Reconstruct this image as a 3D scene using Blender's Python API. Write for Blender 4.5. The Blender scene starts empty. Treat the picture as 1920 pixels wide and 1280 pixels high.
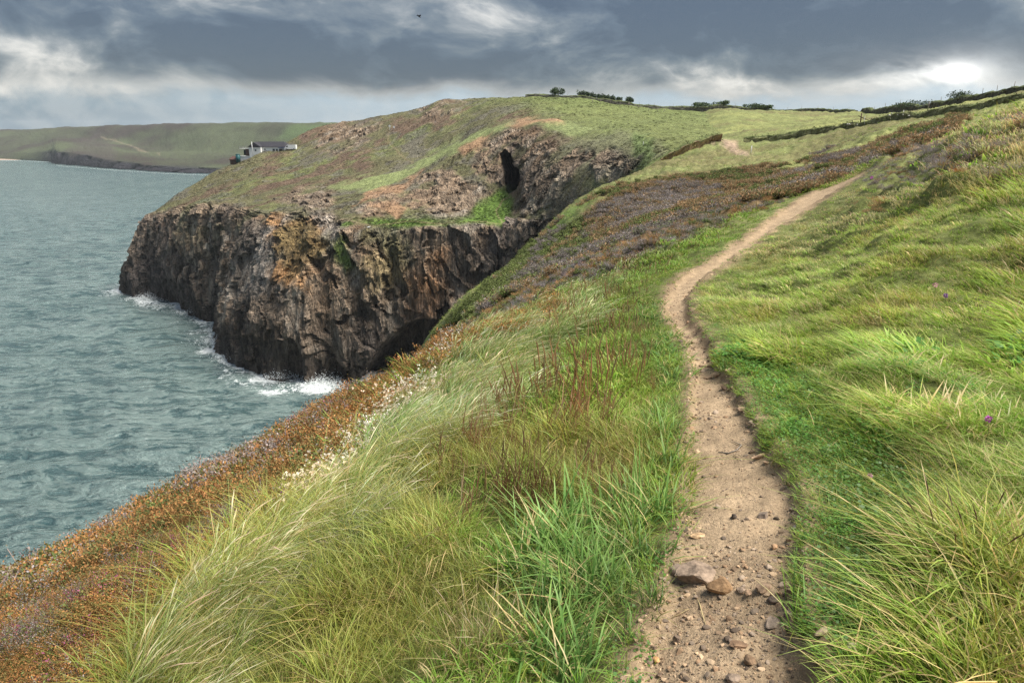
import bpy, math, random
import numpy as np
from mathutils import Vector

rng = np.random.default_rng(7)
random.seed(7)
S = bpy.context.scene
COL = S.collection
R = math.radians

# ------------------------------------------------------------------ camera
CAMZ = 70.0
F = 1280.0
PITCH = R(17.0)
CP, SP = math.cos(PITCH), math.sin(PITCH)
cam_d = bpy.data.cameras.new("camera")
cam_d.sensor_width = 36.0
cam_d.lens = 24.0
cam_d.clip_start = 0.05
cam_d.clip_end = 30000
cam = bpy.data.objects.new("camera", cam_d)
cam.location = (0, 0, CAMZ)
cam.rotation_euler = (math.pi / 2 - PITCH, 0, 0)
COL.objects.link(cam)
S.camera = cam

# ------------------------------------------------------------------ light
SUN_AZ, SUN_EL = R(98), R(60)
w = bpy.data.worlds.new("World")
S.world = w
w.use_nodes = True
sun_d = bpy.data.lights.new("sun", 'SUN')
sun_d.energy = 1.5
sun_d.angle = R(34)
sun_d.color = (1.0, 0.955, 0.87)
sun = bpy.data.objects.new("sun", sun_d)
sdir = Vector((math.sin(SUN_AZ) * math.cos(SUN_EL), math.cos(SUN_AZ) * math.cos(SUN_EL), math.sin(SUN_EL)))
sun.rotation_euler = sdir.to_track_quat('Z', 'Y').to_euler()
COL.objects.link(sun)
S.view_settings.view_transform = 'Standard'
S.view_settings.look = 'None'
S.view_settings.exposure = 2.45
S.view_settings.gamma = 1
S.cycles.max_bounces = 5
S.cycles.use_denoising = True
S.cycles.denoising_prefilter = 'NONE'
S.cycles.diffuse_bounces = 2
S.cycles.glossy_bounces = 2
S.cycles.transmission_bounces = 2
S.view_settings.use_curve_mapping = False


# ------------------------------------------------------------------ maths helpers
def ray(px, py):
    u = (px - 960.0) / F
    v = (py - 640.0) / F
    return np.array([u, CP - v * SP, -SP - v * CP])


def at_y(px, py, Y):
    d = ray(px, py)
    t = Y / d[1]
    return np.array([d[0] * t, Y, CAMZ + d[2] * t])


def at_r(px, py, r):
    d = ray(px, py)
    t = r / math.hypot(d[0], d[1])
    return np.array([d[0] * t, d[1] * t, CAMZ + d[2] * t])


def at_z(px, py, z=0.0):
    d = ray(px, py)
    t = (z - CAMZ) / d[2]
    return np.array([d[0] * t, d[1] * t, z])


def proj(P):
    P = np.asarray(P, float)
    X, Y, Z = P[..., 0], P[..., 1], P[..., 2] - CAMZ
    dep = Y * CP - Z * SP
    up = Y * SP + Z * CP
    dep = np.where(dep < 0.05, 0.05, dep)
    return 960 + F * X / dep, 640 - F * up / dep, dep


def _h(ix, iy, iz, seed):
    h = (ix * 374761393 + iy * 668265263 + iz * 1442695041 + seed * 974634777) & 0xFFFFFFFF
    h = ((h ^ (h >> 13)) * 1274126177) & 0xFFFFFFFF
    h = h ^ (h >> 16)
    return (h & 0xFFFF).astype(np.float64) / 32767.5 - 1.0


def vnoise(P, seed=0):
    P = np.asarray(P, float)
    I = np.floor(P).astype(np.int64)
    f = P - I
    f = f * f * f * (f * (f * 6 - 15) + 10)
    out = 0
    for dx in (0, 1):
        wx = f[:, 0] if dx else 1 - f[:, 0]
        for dy in (0, 1):
            wy = f[:, 1] if dy else 1 - f[:, 1]
            for dz in (0, 1):
                wz = f[:, 2] if dz else 1 - f[:, 2]
                out = out + wx * wy * wz * _h(I[:, 0] + dx, I[:, 1] + dy, I[:, 2] + dz, seed)
    return out


def fbm(P, octs=4, seed=0, gain=0.5, ridged=False):
    a, s, tot = 1.0, 0, 0
    P = np.asarray(P, float)
    for k in range(octs):
        n = vnoise(P, seed + k * 17)
        if ridged:
            n = 1 - 2 * np.abs(n)
        s = s + a * n
        tot += a
        a *= gain
        P = P * 2.03 + 11.7
    return s / tot


def sstep(a, b, x):
    t = np.clip((x - a) / (b - a), 0, 1)
    return t * t * (3 - 2 * t)


def poly_sd(x, y, poly):
    """signed distance, positive inside"""
    x = np.asarray(x, float)
    y = np.asarray(y, float)
    d = np.full(x.shape, 1e18)
    inside = np.zeros(x.shape, bool)
    n = len(poly)
    for i in range(n):
        x0, y0 = poly[i]
        x1, y1 = poly[(i + 1) % n]
        ex, ey = x1 - x0, y1 - y0
        L = ex * ex + ey * ey + 1e-12
        t = np.clip(((x - x0) * ex + (y - y0) * ey) / L, 0, 1)
        d = np.minimum(d, (x - x0 - t * ex) ** 2 + (y - y0 - t * ey) ** 2)
        if y0 != y1:
            c = ((y0 > y) != (y1 > y)) & (x < (x1 - x0) * (y - y0) / (y1 - y0) + x0)
            inside ^= c
    d = np.sqrt(d)
    return np.where(inside, d, -d)


def line_d(x, y, line):
    d = np.full(np.shape(x), 1e18)
    for (x0, y0), (x1, y1) in zip(line[:-1], line[1:]):
        ex, ey = x1 - x0, y1 - y0
        L = ex * ex + ey * ey + 1e-12
        t = np.clip(((x - x0) * ex + (y - y0) * ey) / L, 0, 1)
        d = np.minimum(d, (x - x0 - t * ex) ** 2 + (y - y0 - t * ey) ** 2)
    return np.sqrt(d)


# ------------------------------------------------------------------ object helpers
def tag(o, label=None, cat=None, group=None, kind=None):
    if label: o["label"] = label
    if cat: o["category"] = cat
    if group: o["group"] = group
    if kind: o["kind"] = kind
    return o


def mk_mesh(name, V, Fc, cols=None, smooth=True):
    """Fc: one (n,3) / (n,4) array or a list of such arrays; a negative last index in a quad marks a triangle"""
    me = bpy.data.meshes.new(name)
    V = np.asarray(V, np.float32)
    arrs = [np.asarray(a, np.int32) for a in (Fc if isinstance(Fc, list) else [Fc]) if len(a)]
    me.vertices.add(len(V))
    me.vertices.foreach_set("co", V.ravel())
    nl = sum(a.size for a in arrs)
    nf = sum(len(a) for a in arrs)
    me.loops.add(nl)
    me.polygons.add(nf)
    me.loops.foreach_set("vertex_index", np.concatenate([a.ravel() for a in arrs]))
    tot = np.concatenate([np.full(len(a), a.shape[1], np.int32) for a in arrs])
    start = np.concatenate([[0], np.cumsum(tot)[:-1]]).astype(np.int32)
    me.polygons.foreach_set("loop_start", start)
    me.polygons.foreach_set("loop_total", tot)
    me.polygons.foreach_set("use_smooth", np.full(nf, smooth))
    me.update(calc_edges=True)
    if cols is not None:
        c = np.ones((len(V), 4), np.float32)
        c[:, :3] = cols
        a = me.attributes.new("Col", 'FLOAT_COLOR', 'POINT')
        a.data.foreach_set("color", c.ravel())
    return me


def add(name, me, mat=None, parent=None):
    o = bpy.data.objects.new(name, me)
    if mat is not None and not me.materials:
        me.materials.append(mat)
    COL.objects.link(o)
    if parent is not None:
        o.parent = parent
    return o


def empty(name, loc, rz=0.0):
    o = bpy.data.objects.new(name, None)
    o.empty_display_size = 0.2
    o.location = loc
    o.rotation_euler = (0, 0, rz)
    COL.objects.link(o)
    return o


def grid_faces(nr, nc):
    i = np.arange(nr - 1)[:, None] * nc + np.arange(nc - 1)[None, :]
    i = i.ravel()
    return np.stack([i, i + 1, i + nc + 1, i + nc], 1)


class MB:
    """collects simple solids into one mesh"""
    def __init__(s):
        s.V, s.F3, s.F4, s.C, s.n = [], [], [], [], 0

    def put(s, V, F, col=(1, 1, 1)):
        V = np.asarray(V, float)
        F = np.asarray(F)
        s.V.append(V)
        c = np.empty((len(V), 3)); c[:] = col
        s.C.append(c)
        (s.F3 if F.shape[1] == 3 else s.F4).append(F + s.n)
        s.n += len(V)
        return s

    def box(s, c, size, rz=0.0, col=(1, 1, 1), taper=1.0, bev=0.0):
        sx, sy, sz = np.array(size) / 2.0
        v = []
        for zz, k in ((-sz, 1.0), (sz, taper)):
            v += [(-sx * k, -sy * k, zz), (sx * k, -sy * k, zz), (sx * k, sy * k, zz), (-sx * k, sy * k, zz)]
        v = np.array(v)
        cz, sn = math.cos(rz), math.sin(rz)
        v = np.stack([v[:, 0] * cz - v[:, 1] * sn, v[:, 0] * sn + v[:, 1] * cz, v[:, 2]], 1) + np.array(c)
        f = [(3, 2, 1, 0), (4, 5, 6, 7), (0, 1, 5, 4), (1, 2, 6, 5), (2, 3, 7, 6), (3, 0, 4, 7)]
        return s.put(v, f, col)

    def tube(s, pts, radii, n=7, col=(1, 1, 1)):
        pts = np.asarray(pts, float)
        k = len(pts)
        radii = np.full(k, radii) if np.isscalar(radii) else np.asarray(radii)
        V = []
        for i in range(k):
            t = pts[min(i + 1, k - 1)] - pts[max(i - 1, 0)]
            t = t / (np.linalg.norm(t) + 1e-9)
            a = np.cross(t, (0.31, 0.92, 0.21) if abs(t[2]) > .8 else (0, 0, 1))
            a /= np.linalg.norm(a) + 1e-9
            b = np.cross(t, a)
            for j in range(n):
                th = 2 * math.pi * j / n
                V.append(pts[i] + radii[i] * (a * math.cos(th) + b * math.sin(th)))
        Fq = [(i * n + j, i * n + (j + 1) % n, (i + 1) * n + (j + 1) % n, (i + 1) * n + j) for i in range(k - 1) for j in range(n)]
        s.put(V, Fq, col)
        base = s.n
        s.V.append(pts[[0, -1]]); s.C.append(np.tile(np.array(col, float), (2, 1)))
        s.F3.append(np.array([(base, base - k * n + (j + 1) % n, base - k * n + j) for j in range(n)] +
                             [(base + 1, base - n + j, base - n + (j + 1) % n) for j in range(n)]))
        s.n += 2
        return s

    def mesh(s, name, smooth=False):
        Fs = []
        if s.F3: Fs.append(np.concatenate(s.F3))
        if s.F4: Fs.append(np.concatenate(s.F4))
        return mk_mesh(name, np.concatenate(s.V), Fs, np.concatenate(s.C), smooth)

    def build(s, name, mat, parent=None, smooth=False):
        return add(name, s.mesh(name, smooth), mat, parent)


# ------------------------------------------------------------------ node helpers
class NT:
    def __init__(s, tree):
        s.t = tree
        s.n = tree.nodes
        s.l = tree.links

    def new(s, typ, **kw):
        nd = s.n.new(typ)
        for k, v in kw.items():
            setattr(nd, k, v)
        return nd

    def set(s, sock, v):
        if isinstance(v, bpy.types.NodeSocket):
            s.l.new(v, sock)
        elif v is not None:
            sock.default_value = v

    def math(s, op, a, b=None, c=None, clamp=False):
        nd = s.new('ShaderNodeMath', operation=op, use_clamp=clamp)
        s.set(nd.inputs[0], a)
        if b is not None: s.set(nd.inputs[1], b)
        if c is not None: s.set(nd.inputs[2], c)
        return nd.outputs[0]

    def vm(s, op, a, b=None):
        nd = s.new('ShaderNodeVectorMath', operation=op)
        s.set(nd.inputs[0], a)
        if b is not None: s.set(nd.inputs[1], b)
        return nd.outputs['Value'] if op in ('DOT_PRODUCT', 'LENGTH', 'DISTANCE') else nd.outputs[0]

    def noise(s, vec, scale, detail=4, rough=0.55, dist=0.0):
        nd = s.new('ShaderNodeTexNoise')
        s.set(nd.inputs['Vector'], vec)
        nd.inputs['Scale'].default_value = scale
        nd.inputs['Detail'].default_value = detail
        nd.inputs['Roughness'].default_value = rough
        nd.inputs['Distortion'].default_value = dist
        return nd.outputs['Fac']

    def mapr(s, x, a, b, c=0.0, d=1.0, smooth=True):
        nd = s.new('ShaderNodeMapRange', interpolation_type='SMOOTHSTEP' if smooth else 'LINEAR')
        s.set(nd.inputs[0], x)
        for i, v in enumerate((a, b, c, d)):
            s.set(nd.inputs[1 + i], v)
        return nd.outputs[0]

    def mix(s, fac, a, b, mode='MIX'):
        nd = s.new('ShaderNodeMix', data_type='RGBA', blend_type=mode)
        s.set(nd.inputs[0], fac)
        for i, v in ((6, a), (7, b)):
            if isinstance(v, tuple): v = (*v[:3], 1)
            s.set(nd.inputs[i], v)
        return nd.outputs[2]

    def ramp(s, fac, stops):
        nd = s.new('ShaderNodeValToRGB')
        s.set(nd.inputs[0], fac)
        e = nd.color_ramp.elements
        while len(e) < len(stops): e.new(0.5)
        for k, (p, c) in enumerate(stops):
            e[k].position = p
            e[k].color = (*c, 1)
        return nd.outputs[0]


def material(name):
    m = bpy.data.materials.new(name)
    m.use_nodes = True
    m.node_tree.nodes.clear()
    k = NT(m.node_tree)
    out = k.new('ShaderNodeOutputMaterial')
    return m, k, out


def principled(k, out, color, rough=0.8, normal=None, spec=0.3, **kw):
    b = k.new('ShaderNodeBsdfPrincipled')
    k.set(b.inputs['Base Color'], (*color, 1) if isinstance(color, tuple) else color)
    k.set(b.inputs['Roughness'], rough)
    k.set(b.inputs['Specular IOR Level'], spec)
    if normal is not None: k.set(b.inputs['Normal'], normal)
    for a, v in kw.items():
        k.set(b.inputs[a.replace('_', ' ')], v)
    k.l.new(b.outputs[0], out.inputs[0])
    return b


def bump(k, h, strength, dist, normal=None):
    nd = k.new('ShaderNodeBump')
    nd.inputs['Strength'].default_value = strength
    nd.inputs['Distance'].default_value = dist
    k.set(nd.inputs['Height'], h)
    if normal is not None: k.set(nd.inputs['Normal'], normal)
    return nd.outputs[0]


def col_attr(k, name="Col", typ='GEOMETRY'):
    a = k.new('ShaderNodeAttribute', attribute_name=name, attribute_type=typ)
    return a.outputs['Color']


def wpos(k):
    return k.new('ShaderNodeNewGeometry').outputs['Position']


def flat(name, c, rough=0.7, var=0.15, scale=3.0):
    m, k, out = material(name)
    n = k.noise(wpos(k), scale, 4)
    v = k.mapr(n, 0.3, 0.7, 1 - var, 1 + var)
    hs = k.new('ShaderNodeVectorMath', operation='SCALE')
    hs.inputs[0].default_value = c
    k.l.new(v, hs.inputs['Scale'])
    principled(k, out, hs.outputs[0], rough)
    return m


# ------------------------------------------------------------------ sky
def build_world():
    k = NT(w.node_tree)
    k.n.clear()
    out = k.new('ShaderNodeOutputWorld')
    bg = k.new('ShaderNodeBackground')
    bg.inputs['Strength'].default_value = 0.1
    k.l.new(bg.outputs[0], out.inputs[0])
    sky = k.new('ShaderNodeTexSky', sky_type='NISHITA')
    sky.sun_disc = False
    sky.sun_elevation = SUN_EL
    sky.sun_rotation = SUN_AZ
    tc = k.new('ShaderNodeTexCoord').outputs['Generated']
    d = k.vm('NORMALIZE', tc)
    sx = k.new('ShaderNodeSeparateXYZ')
    k.l.new(d, sx.inputs[0])
    el = k.math('MULTIPLY', k.math('ARCSINE', sx.outputs[2]), 57.2958)     # degrees above the horizon
    az = k.math('MULTIPLY', k.math('ARCTAN2', sx.outputs[0], sx.outputs[1]), 57.2958)
    st = k.new('ShaderNodeMapping')
    st.inputs['Scale'].default_value = (1, 1, 1.9)
    k.l.new(d, st.inputs['Vector'])
    st = st.outputs[0]
    wn = k.new('ShaderNodeTexNoise')
    wn.inputs['Scale'].default_value = 2.2
    wn.inputs['Detail'].default_value = 3
    k.l.new(st, wn.inputs['Vector'])
    warp = k.vm('ADD', st, k.vm('SCALE', wn.outputs['Color']))
    warp.node.inputs[1].links[0].from_node.inputs['Scale'].default_value = 0.35
    big = k.noise(warp, 2.6, 5, 0.5)
    med = k.noise(warp, 6.5, 10, 0.6)
    puff = k.math('ABSOLUTE', k.math('MULTIPLY_ADD', k.noise(warp, 9.0, 7, 0.55), 2.0, -1.0))
    fine = k.noise(warp, 22.0, 6, 0.6)

    def blob(px, py, wa, we, amp):
        dd = ray(px, py)
        dd = dd / np.linalg.norm(dd)
        a0 = math.degrees(math.atan2(dd[0], dd[1]))
        e0 = math.degrees(math.asin(dd[2]))
        a = k.math('DIVIDE', k.math('SUBTRACT', az, a0), wa)
        e = k.math('DIVIDE', k.math('SUBTRACT', el, e0), we)
        q = k.math('ADD', k.math('MULTIPLY', a, a), k.math('MULTIPLY', e, e))
        return k.math('MULTIPLY', k.math('EXPONENT', k.math('MULTIPLY', q, -1.0)), amp)
    B = k.math('ADD', k.math('MULTIPLY', big, 1.6), k.math('MULTIPLY', med, 1.3))
    B = k.math('ADD', B, k.math('MULTIPLY', fine, 0.4))
    B = k.math('ADD', B, k.math('MULTIPLY', puff, -0.7))
    B = k.math('SUBTRACT', B, 1.46)
    for bl in ((600, 95, 13, 2.2, -0.17), (1560, 60, 11, 2.6, -0.19), (420, 10, 9, 1.6, 0.10), (60, 70, 6, 2.0, 0.04),
               (350, 150, 3.4, 1.0, 0.36), (120, 165, 6, 1.2, 0.22), (30, 90, 3, .8, .2), (230, 125, 4, .5, .14),
               (1240, 145, 5.5, 1.3, 0.30), (1330, 170, 5, .7, 0.2), (1000, 40, 10, 1.6, .10), (1760, 60, 4, 2.0, 0.05),
               (1640, 155, 7, 0.9, 0.24)):
        B = k.math('ADD', B, blob(*bl))
    cloud = k.ramp(B, [(0.0, (0.055, 0.075, 0.11)), (0.16, (0.09, 0.117, 0.155)), (0.30, (0.155, 0.18, 0.205)),
                       (0.46, (0.30, 0.315, 0.325)), (0.70, (0.66, 0.64, 0.60)), (0.95, (0.95, 0.92, 0.86))])
    # clear pale band under the cloud base
    lip = k.math('ADD', el, k.math('MULTIPLY', k.math('SUBTRACT', med, 0.5), 3.6))
    lip = k.math('ADD', lip, k.math('MULTIPLY', k.math('SUBTRACT', big, 0.5), 2.0))
    band = k.mapr(lip, 3.3, 2.2, 0.0, 1.0)
    bcol = k.mix(k.mapr(az, -36.0, -8.0), (0.20, 0.285, 0.36), (0.42, 0.52, 0.60))
    bcol = k.mix(k.mapr(fine, 0.4, 0.65, 0.0, 0.35), bcol, (0.60, 0.63, 0.64))
    rim = k.math('MULTIPLY', k.mapr(lip, 2.0, 2.9), k.mapr(lip, 4.0, 2.9))
    cloud = k.mix(k.math('MULTIPLY', rim, 0.42), cloud, (0.72, 0.71, 0.68))
    colr = k.mix(band, cloud, bcol)
    # the sun behind thin cloud
    core = k.math('ADD', blob(1790, 138, 1.0, 0.46, 1.1), blob(1770, 145, 4.6, 1.5, 0.42))
    core = k.math('ADD', core, blob(1745, 140, 2.6, 0.8, 0.4))
    core = k.math('MULTIPLY', core, k.mapr(k.math('ADD', med, k.math('MULTIPLY', puff, -.3)), 0.2, 0.58, 0.1, 1.35))
    glow = k.vm('SCALE', (1.0, 0.965, 0.90))
    k.l.new(core, glow.node.inputs['Scale'])
    colr = k.vm('ADD', colr, glow)
    # radiance for this exposure, a little open sky through the cloud
    colr = k.vm('SCALE', colr)
    # overcast skies brighten steadily towards the zenith
    zen = k.math('MULTIPLY_ADD', k.math('MAXIMUM', sx.outputs[2], 0.0), 2.0, 1.0)
    k.l.new(k.math('MULTIPLY', zen, 9.2 / (2 ** S.view_settings.exposure)), colr.node.inputs['Scale'])
    fin = k.mix(0.04, colr, sky.outputs[0])
    k.l.new(fin, bg.inputs['Color'])


build_world()

# ------------------------------------------------------------------ materials
def m_ground():
    m, k, out = material("hillside_ground")
    c = col_attr(k)
    p = wpos(k)
    pathm = k.new('ShaderNodeAttribute', attribute_name="path").outputs['Fac']
    n1 = k.noise(p, 2.1, 6, 0.65)
    n2 = k.noise(p, 17.0, 5, 0.65)
    n3 = k.noise(p, 0.35, 5, 0.6)
    g = k.math('MULTIPLY', k.mapr(n1, 0.25, 0.75, 0.62, 1.4), k.mapr(n2, 0.25, 0.75, 0.7, 1.32))
    g = k.math('MULTIPLY', g, k.mapr(n3, 0.3, 0.7, 0.8, 1.2))
    pn = k.math('MULTIPLY', k.mapr(k.noise(p, 5, 5, .6), 0.3, 0.7, 0.8, 1.15), k.mapr(k.noise(p, 70, 5, .7), 0.28, 0.72, 0.72, 1.2))
    f = k.mix(pathm, k.vm('SCALE', (1, 1, 1)), (1, 1, 1))
    v = k.new('ShaderNodeMix', data_type='FLOAT')
    k.l.new(pathm, v.inputs[0]); k.l.new(g, v.inputs[2]); k.l.new(pn, v.inputs[3])
    cs = k.vm('SCALE', c)
    k.l.new(v.outputs[0], cs.node.inputs['Scale'])
    speck = k.new('ShaderNodeTexVoronoi')
    speck.inputs['Scale'].default_value = 85
    k.l.new(p, speck.inputs['Vector'])
    stone = k.math('MULTIPLY', k.mapr(speck.outputs['Distance'], 0.34, 0.2), k.math('MULTIPLY', pathm, k.mapr(k.noise(p, 9, 3), .5, .66)))
    scol = k.mix(k.noise(speck.outputs['Color'], 3.0, 1), (0.12, 0.09, 0.07), (0.42, 0.33, 0.24))
    cc = k.mix(stone, cs, scol)
    h = k.math('ADD', k.math('MULTIPLY', n2, 1.0), k.math('MULTIPLY', n1, 1.4))
    hp = k.math('ADD', k.noise(p, 34, 6, .7), k.math('MULTIPLY', stone, .5))
    hv = k.new('ShaderNodeMix', data_type='FLOAT')
    k.l.new(pathm, hv.inputs[0]); k.l.new(h, hv.inputs[2]); k.l.new(hp, hv.inputs[3])
    nb = bump(k, hv.outputs[0], 0.7, 0.03)
    principled(k, out, cc, 0.95, nb, 0.12)
    return m


def m_headland():
    m, k, out = material("headland_surface")
    c = col_attr(k)
    p = wpos(k)
    rock = k.new('ShaderNodeAttribute', attribute_name="rock").outputs['Fac']
    mp = k.new('ShaderNodeMapping')
    mp.inputs['Scale'].default_value = (1, 1, 0.24)
    mp.inputs['Rotation'].default_value = (0.12, 0.2, 0.3)
    k.l.new(p, mp.inputs['Vector'])
    q = mp.outputs[0]
    v1 = k.noise(q, 0.55, 7, 0.7, 0.1)
    v3 = k.noise(q, 7.0, 4, 0.7)
    v2 = k.noise(q, 2.2, 5, 0.7)
    vn = k.noise(p, 0.8, 7, 0.72)
    vo = k.new('ShaderNodeTexVoronoi', feature='DISTANCE_TO_EDGE')
    vo.inputs['Scale'].default_value = 0.42
    k.l.new(k.vm('ADD', q, k.vm('SCALE', k.new('ShaderNodeTexNoise').outputs['Color'])), vo.inputs['Vector'])
    crack = k.mapr(vo.outputs['Distance'], 0.0, 0.12)
    vb = k.new('ShaderNodeTexVoronoi', distance='CHEBYCHEV')
    vb.inputs['Scale'].default_value = 0.62
    vb.inputs['Randomness'].default_value = 0.9
    wq = k.new('ShaderNodeTexNoise')
    wq.inputs['Scale'].default_value = .5
    wq.inputs['Detail'].default_value = 3
    k.l.new(q, wq.inputs['Vector'])
    ws = k.vm('SCALE', wq.outputs['Color'])
    ws.node.inputs['Scale'].default_value = 0.9
    k.l.new(k.vm('ADD', q, ws), vb.inputs['Vector'])
    sep = k.new('ShaderNodeSeparateColor')
    k.l.new(vb.outputs['Color'], sep.inputs[0])
    blk = sep.outputs[0]
    fr = k.math('MULTIPLY', k.math('MULTIPLY', k.mapr(v1, 0.3, 0.72, 0.6, 1.45), k.mapr(v2, 0.25, 0.75, 0.7, 1.3)), k.math('MULTIPLY', k.mapr(blk, 0, 1, .66, 1.36), k.mapr(v3, .3, .7, .66, 1.36)))
    fg = k.math('MULTIPLY', k.mapr(vn, 0.3, 0.7, 0.62, 1.38), k.mapr(k.noise(p, .2, 4, .6), .3, .7, .82, 1.18))
    fm = k.new('ShaderNodeMix', data_type='FLOAT')
    k.l.new(rock, fm.inputs[0]); k.l.new(fg, fm.inputs[2]); k.l.new(fr, fm.inputs[3])
    cs = k.vm('SCALE', c)
    k.l.new(fm.outputs[0], cs.node.inputs['Scale'])
    hr = k.math('ADD', k.math('MULTIPLY_ADD', blk, .55, k.math('MULTIPLY', v1, 1.1)), k.math('ADD', k.math('MULTIPLY', v2, 0.6), k.math('MULTIPLY', crack, 0.35)))
    hm = k.new('ShaderNodeMix', data_type='FLOAT')
    k.l.new(rock, hm.inputs[0]); k.l.new(vn, hm.inputs[2]); k.l.new(hr, hm.inputs[3])
    nb = bump(k, hm.outputs[0], 0.9, 1.3)
    principled(k, out, cs, 0.9, nb, 0.15)
    return m


def m_sea():
    m, k, out = material("sea_water")
    p = wpos(k)
    foam = k.new('ShaderNodeAttribute', attribute_name="foam").outputs['Fac']
    mp = k.new('ShaderNodeMapping')
    mp.inputs['Rotation'].default_value = (0, 0, R(-14))
    mp.inputs['Scale'].default_value = (0.45, 1, 1)
    k.l.new(p, mp.inputs['Vector'])
    q = mp.outputs[0]
    n1 = k.noise(q, 0.17, 4, 0.55, 0.3)
    n2 = k.noise(q, 0.55, 6, 0.62, 0.4)
    n3 = k.noise(q, 1.6, 4, 0.6)
    h = k.math('ADD', k.math('MULTIPLY', n1, 2.2), k.math('ADD', k.math('MULTIPLY', n2, 1.1), k.math('MULTIPLY', n3, 0.25)))
    nb = bump(k, h, 1.0, 2.0)
    patch = k.noise(p, 0.02, 4, 0.6)
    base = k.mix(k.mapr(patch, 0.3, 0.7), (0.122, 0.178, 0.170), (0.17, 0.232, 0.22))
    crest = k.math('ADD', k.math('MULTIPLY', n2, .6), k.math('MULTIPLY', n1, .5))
    base = k.mix(k.mapr(crest, 0.585, 0.47, 0.0, 0.8), base, (0.02, 0.062, 0.068))  # wave shading put into the water colour: troughs darker than crests
    fz = k.noise(p, 0.5, 8, 0.72, 1.2)
    fm = k.mapr(k.math('ADD', k.math('MULTIPLY', foam, 0.62), k.math('MULTIPLY', fz, 0.75)), 0.66, 0.82)
    fm = k.math('MULTIPLY', fm, k.mapr(foam, 0.02, 0.2))
    caps = k.math('MULTIPLY', k.mapr(k.noise(q, 0.22, 6, 0.72, .6), 0.735, 0.78), 0.75)
    fm = k.math('MAXIMUM', fm, caps)
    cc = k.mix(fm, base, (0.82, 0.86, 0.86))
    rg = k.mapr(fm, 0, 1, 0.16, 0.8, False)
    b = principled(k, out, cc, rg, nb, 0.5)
    b.inputs['IOR'].default_value = 1.5
    return m


def m_veg(name, rough=0.55, trans=0.35):
    """leaves and blades: mesh colour times the tint of the clump"""
    m, k, out = material(name)
    c = col_attr(k)
    t = col_attr(k, "tint", 'INSTANCER')
    cc = k.mix(1.0, c, t, 'MULTIPLY')
    b = k.new('ShaderNodeBsdfPrincipled')
    k.l.new(cc, b.inputs['Base Color'])
    b.inputs['Roughness'].default_value = rough
    b.inputs['Specular IOR Level'].default_value = 0.25
    tr = k.new('ShaderNodeBsdfTranslucent')
    k.l.new(cc, tr.inputs['Color'])
    mx = k.new('ShaderNodeMixShader')
    mx.inputs[0].default_value = trans
    k.l.new(b.outputs[0], mx.inputs[1])
    k.l.new(tr.outputs[0], mx.inputs[2])
    k.l.new(mx.outputs[0], out.inputs[0])
    return m


def m_leaf(name, rough=0.6, trans=0.25):
    """leaves of single plants: mesh colour only"""
    m, k, out = material(name)
    c = col_attr(k)
    b = k.new('ShaderNodeBsdfPrincipled')
    k.l.new(c, b.inputs['Base Color'])
    b.inputs['Roughness'].default_value = rough
    b.inputs['Specular IOR Level'].default_value = 0.25
    tr = k.new('ShaderNodeBsdfTranslucent')
    k.l.new(c, tr.inputs['Color'])
    mx = k.new('ShaderNodeMixShader')
    mx.inputs[0].default_value = trans
    k.l.new(b.outputs[0], mx.inputs[1])
    k.l.new(tr.outputs[0], mx.inputs[2])
    k.l.new(mx.outputs[0], out.inputs[0])
    return m


def m_stone():
    m, k, out = material("path_stone")
    c = col_attr(k)
    tcn = k.new('ShaderNodeTexCoord').outputs['Object']
    n = k.noise(tcn, 35, 7, 0.7)
    n2 = k.noise(tcn, 9, 4, 0.6)
    cs = k.vm('SCALE', c)
    k.l.new(k.math('MULTIPLY', k.mapr(n, .25, .75, .6, 1.35), k.mapr(n2, .3, .7, .75, 1.25)), cs.node.inputs['Scale'])
    principled(k, out, cs, 0.85, bump(k, n, 0.8, 0.006), 0.25)
    return m


M_GROUND, M_HEAD, M_SEA = m_ground(), m_headland(), m_sea()
M_VEG = m_veg("grass_blades", 0.45, 0.4)
M_HEATHER = m_veg("heather_sprigs", 0.75, 0.2)
M_LEAF = m_leaf("plant_leaves")
M_STONE = m_stone()
M_WHITE = flat("white_render", (0.86, 0.85, 0.82), 0.7, 0.05, 0.5)
M_ROOF = flat("dark_slate_roof", (0.035, 0.033, 0.04), 0.7, 0.25, 1.2)
M_WOOD = flat("weathered_wood", (0.2, 0.17, 0.14), 0.85, 0.3, 6)
M_BROWN = flat("brown_timber", (0.09, 0.05, 0.035), 0.8, 0.3, 3)
M_TEAL = flat("teal_paint", (0.02, 0.09, 0.10), 0.5, 0.1)
M_BLUE = flat("blue_paint", (0.03, 0.05, 0.16), 0.5, 0.1)
M_GLASS = flat("dark_window_glass", (0.02, 0.025, 0.03), 0.1, 0.05)
M_VAN = flat("white_van_paint", (0.8, 0.8, 0.8), 0.3, 0.02)
M_TYRE = flat("black_rubber", (0.02, 0.02, 0.02), 0.8, 0.1)
M_METAL = flat("grey_metal", (0.4, 0.4, 0.4), 0.5, 0.1)
M_POST = flat("pale_post", (0.55, 0.55, 0.5), 0.8, 0.15, 8)
M_FOAM = flat("white_spray", (0.85, 0.88, 0.88), 0.9, 0.05)
M_DARK = flat("dark_feathers", (0.03, 0.03, 0.035), 0.8, 0.1)
M_GULL = flat("white_feathers", (0.8, 0.8, 0.78), 0.8, 0.05)

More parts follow.
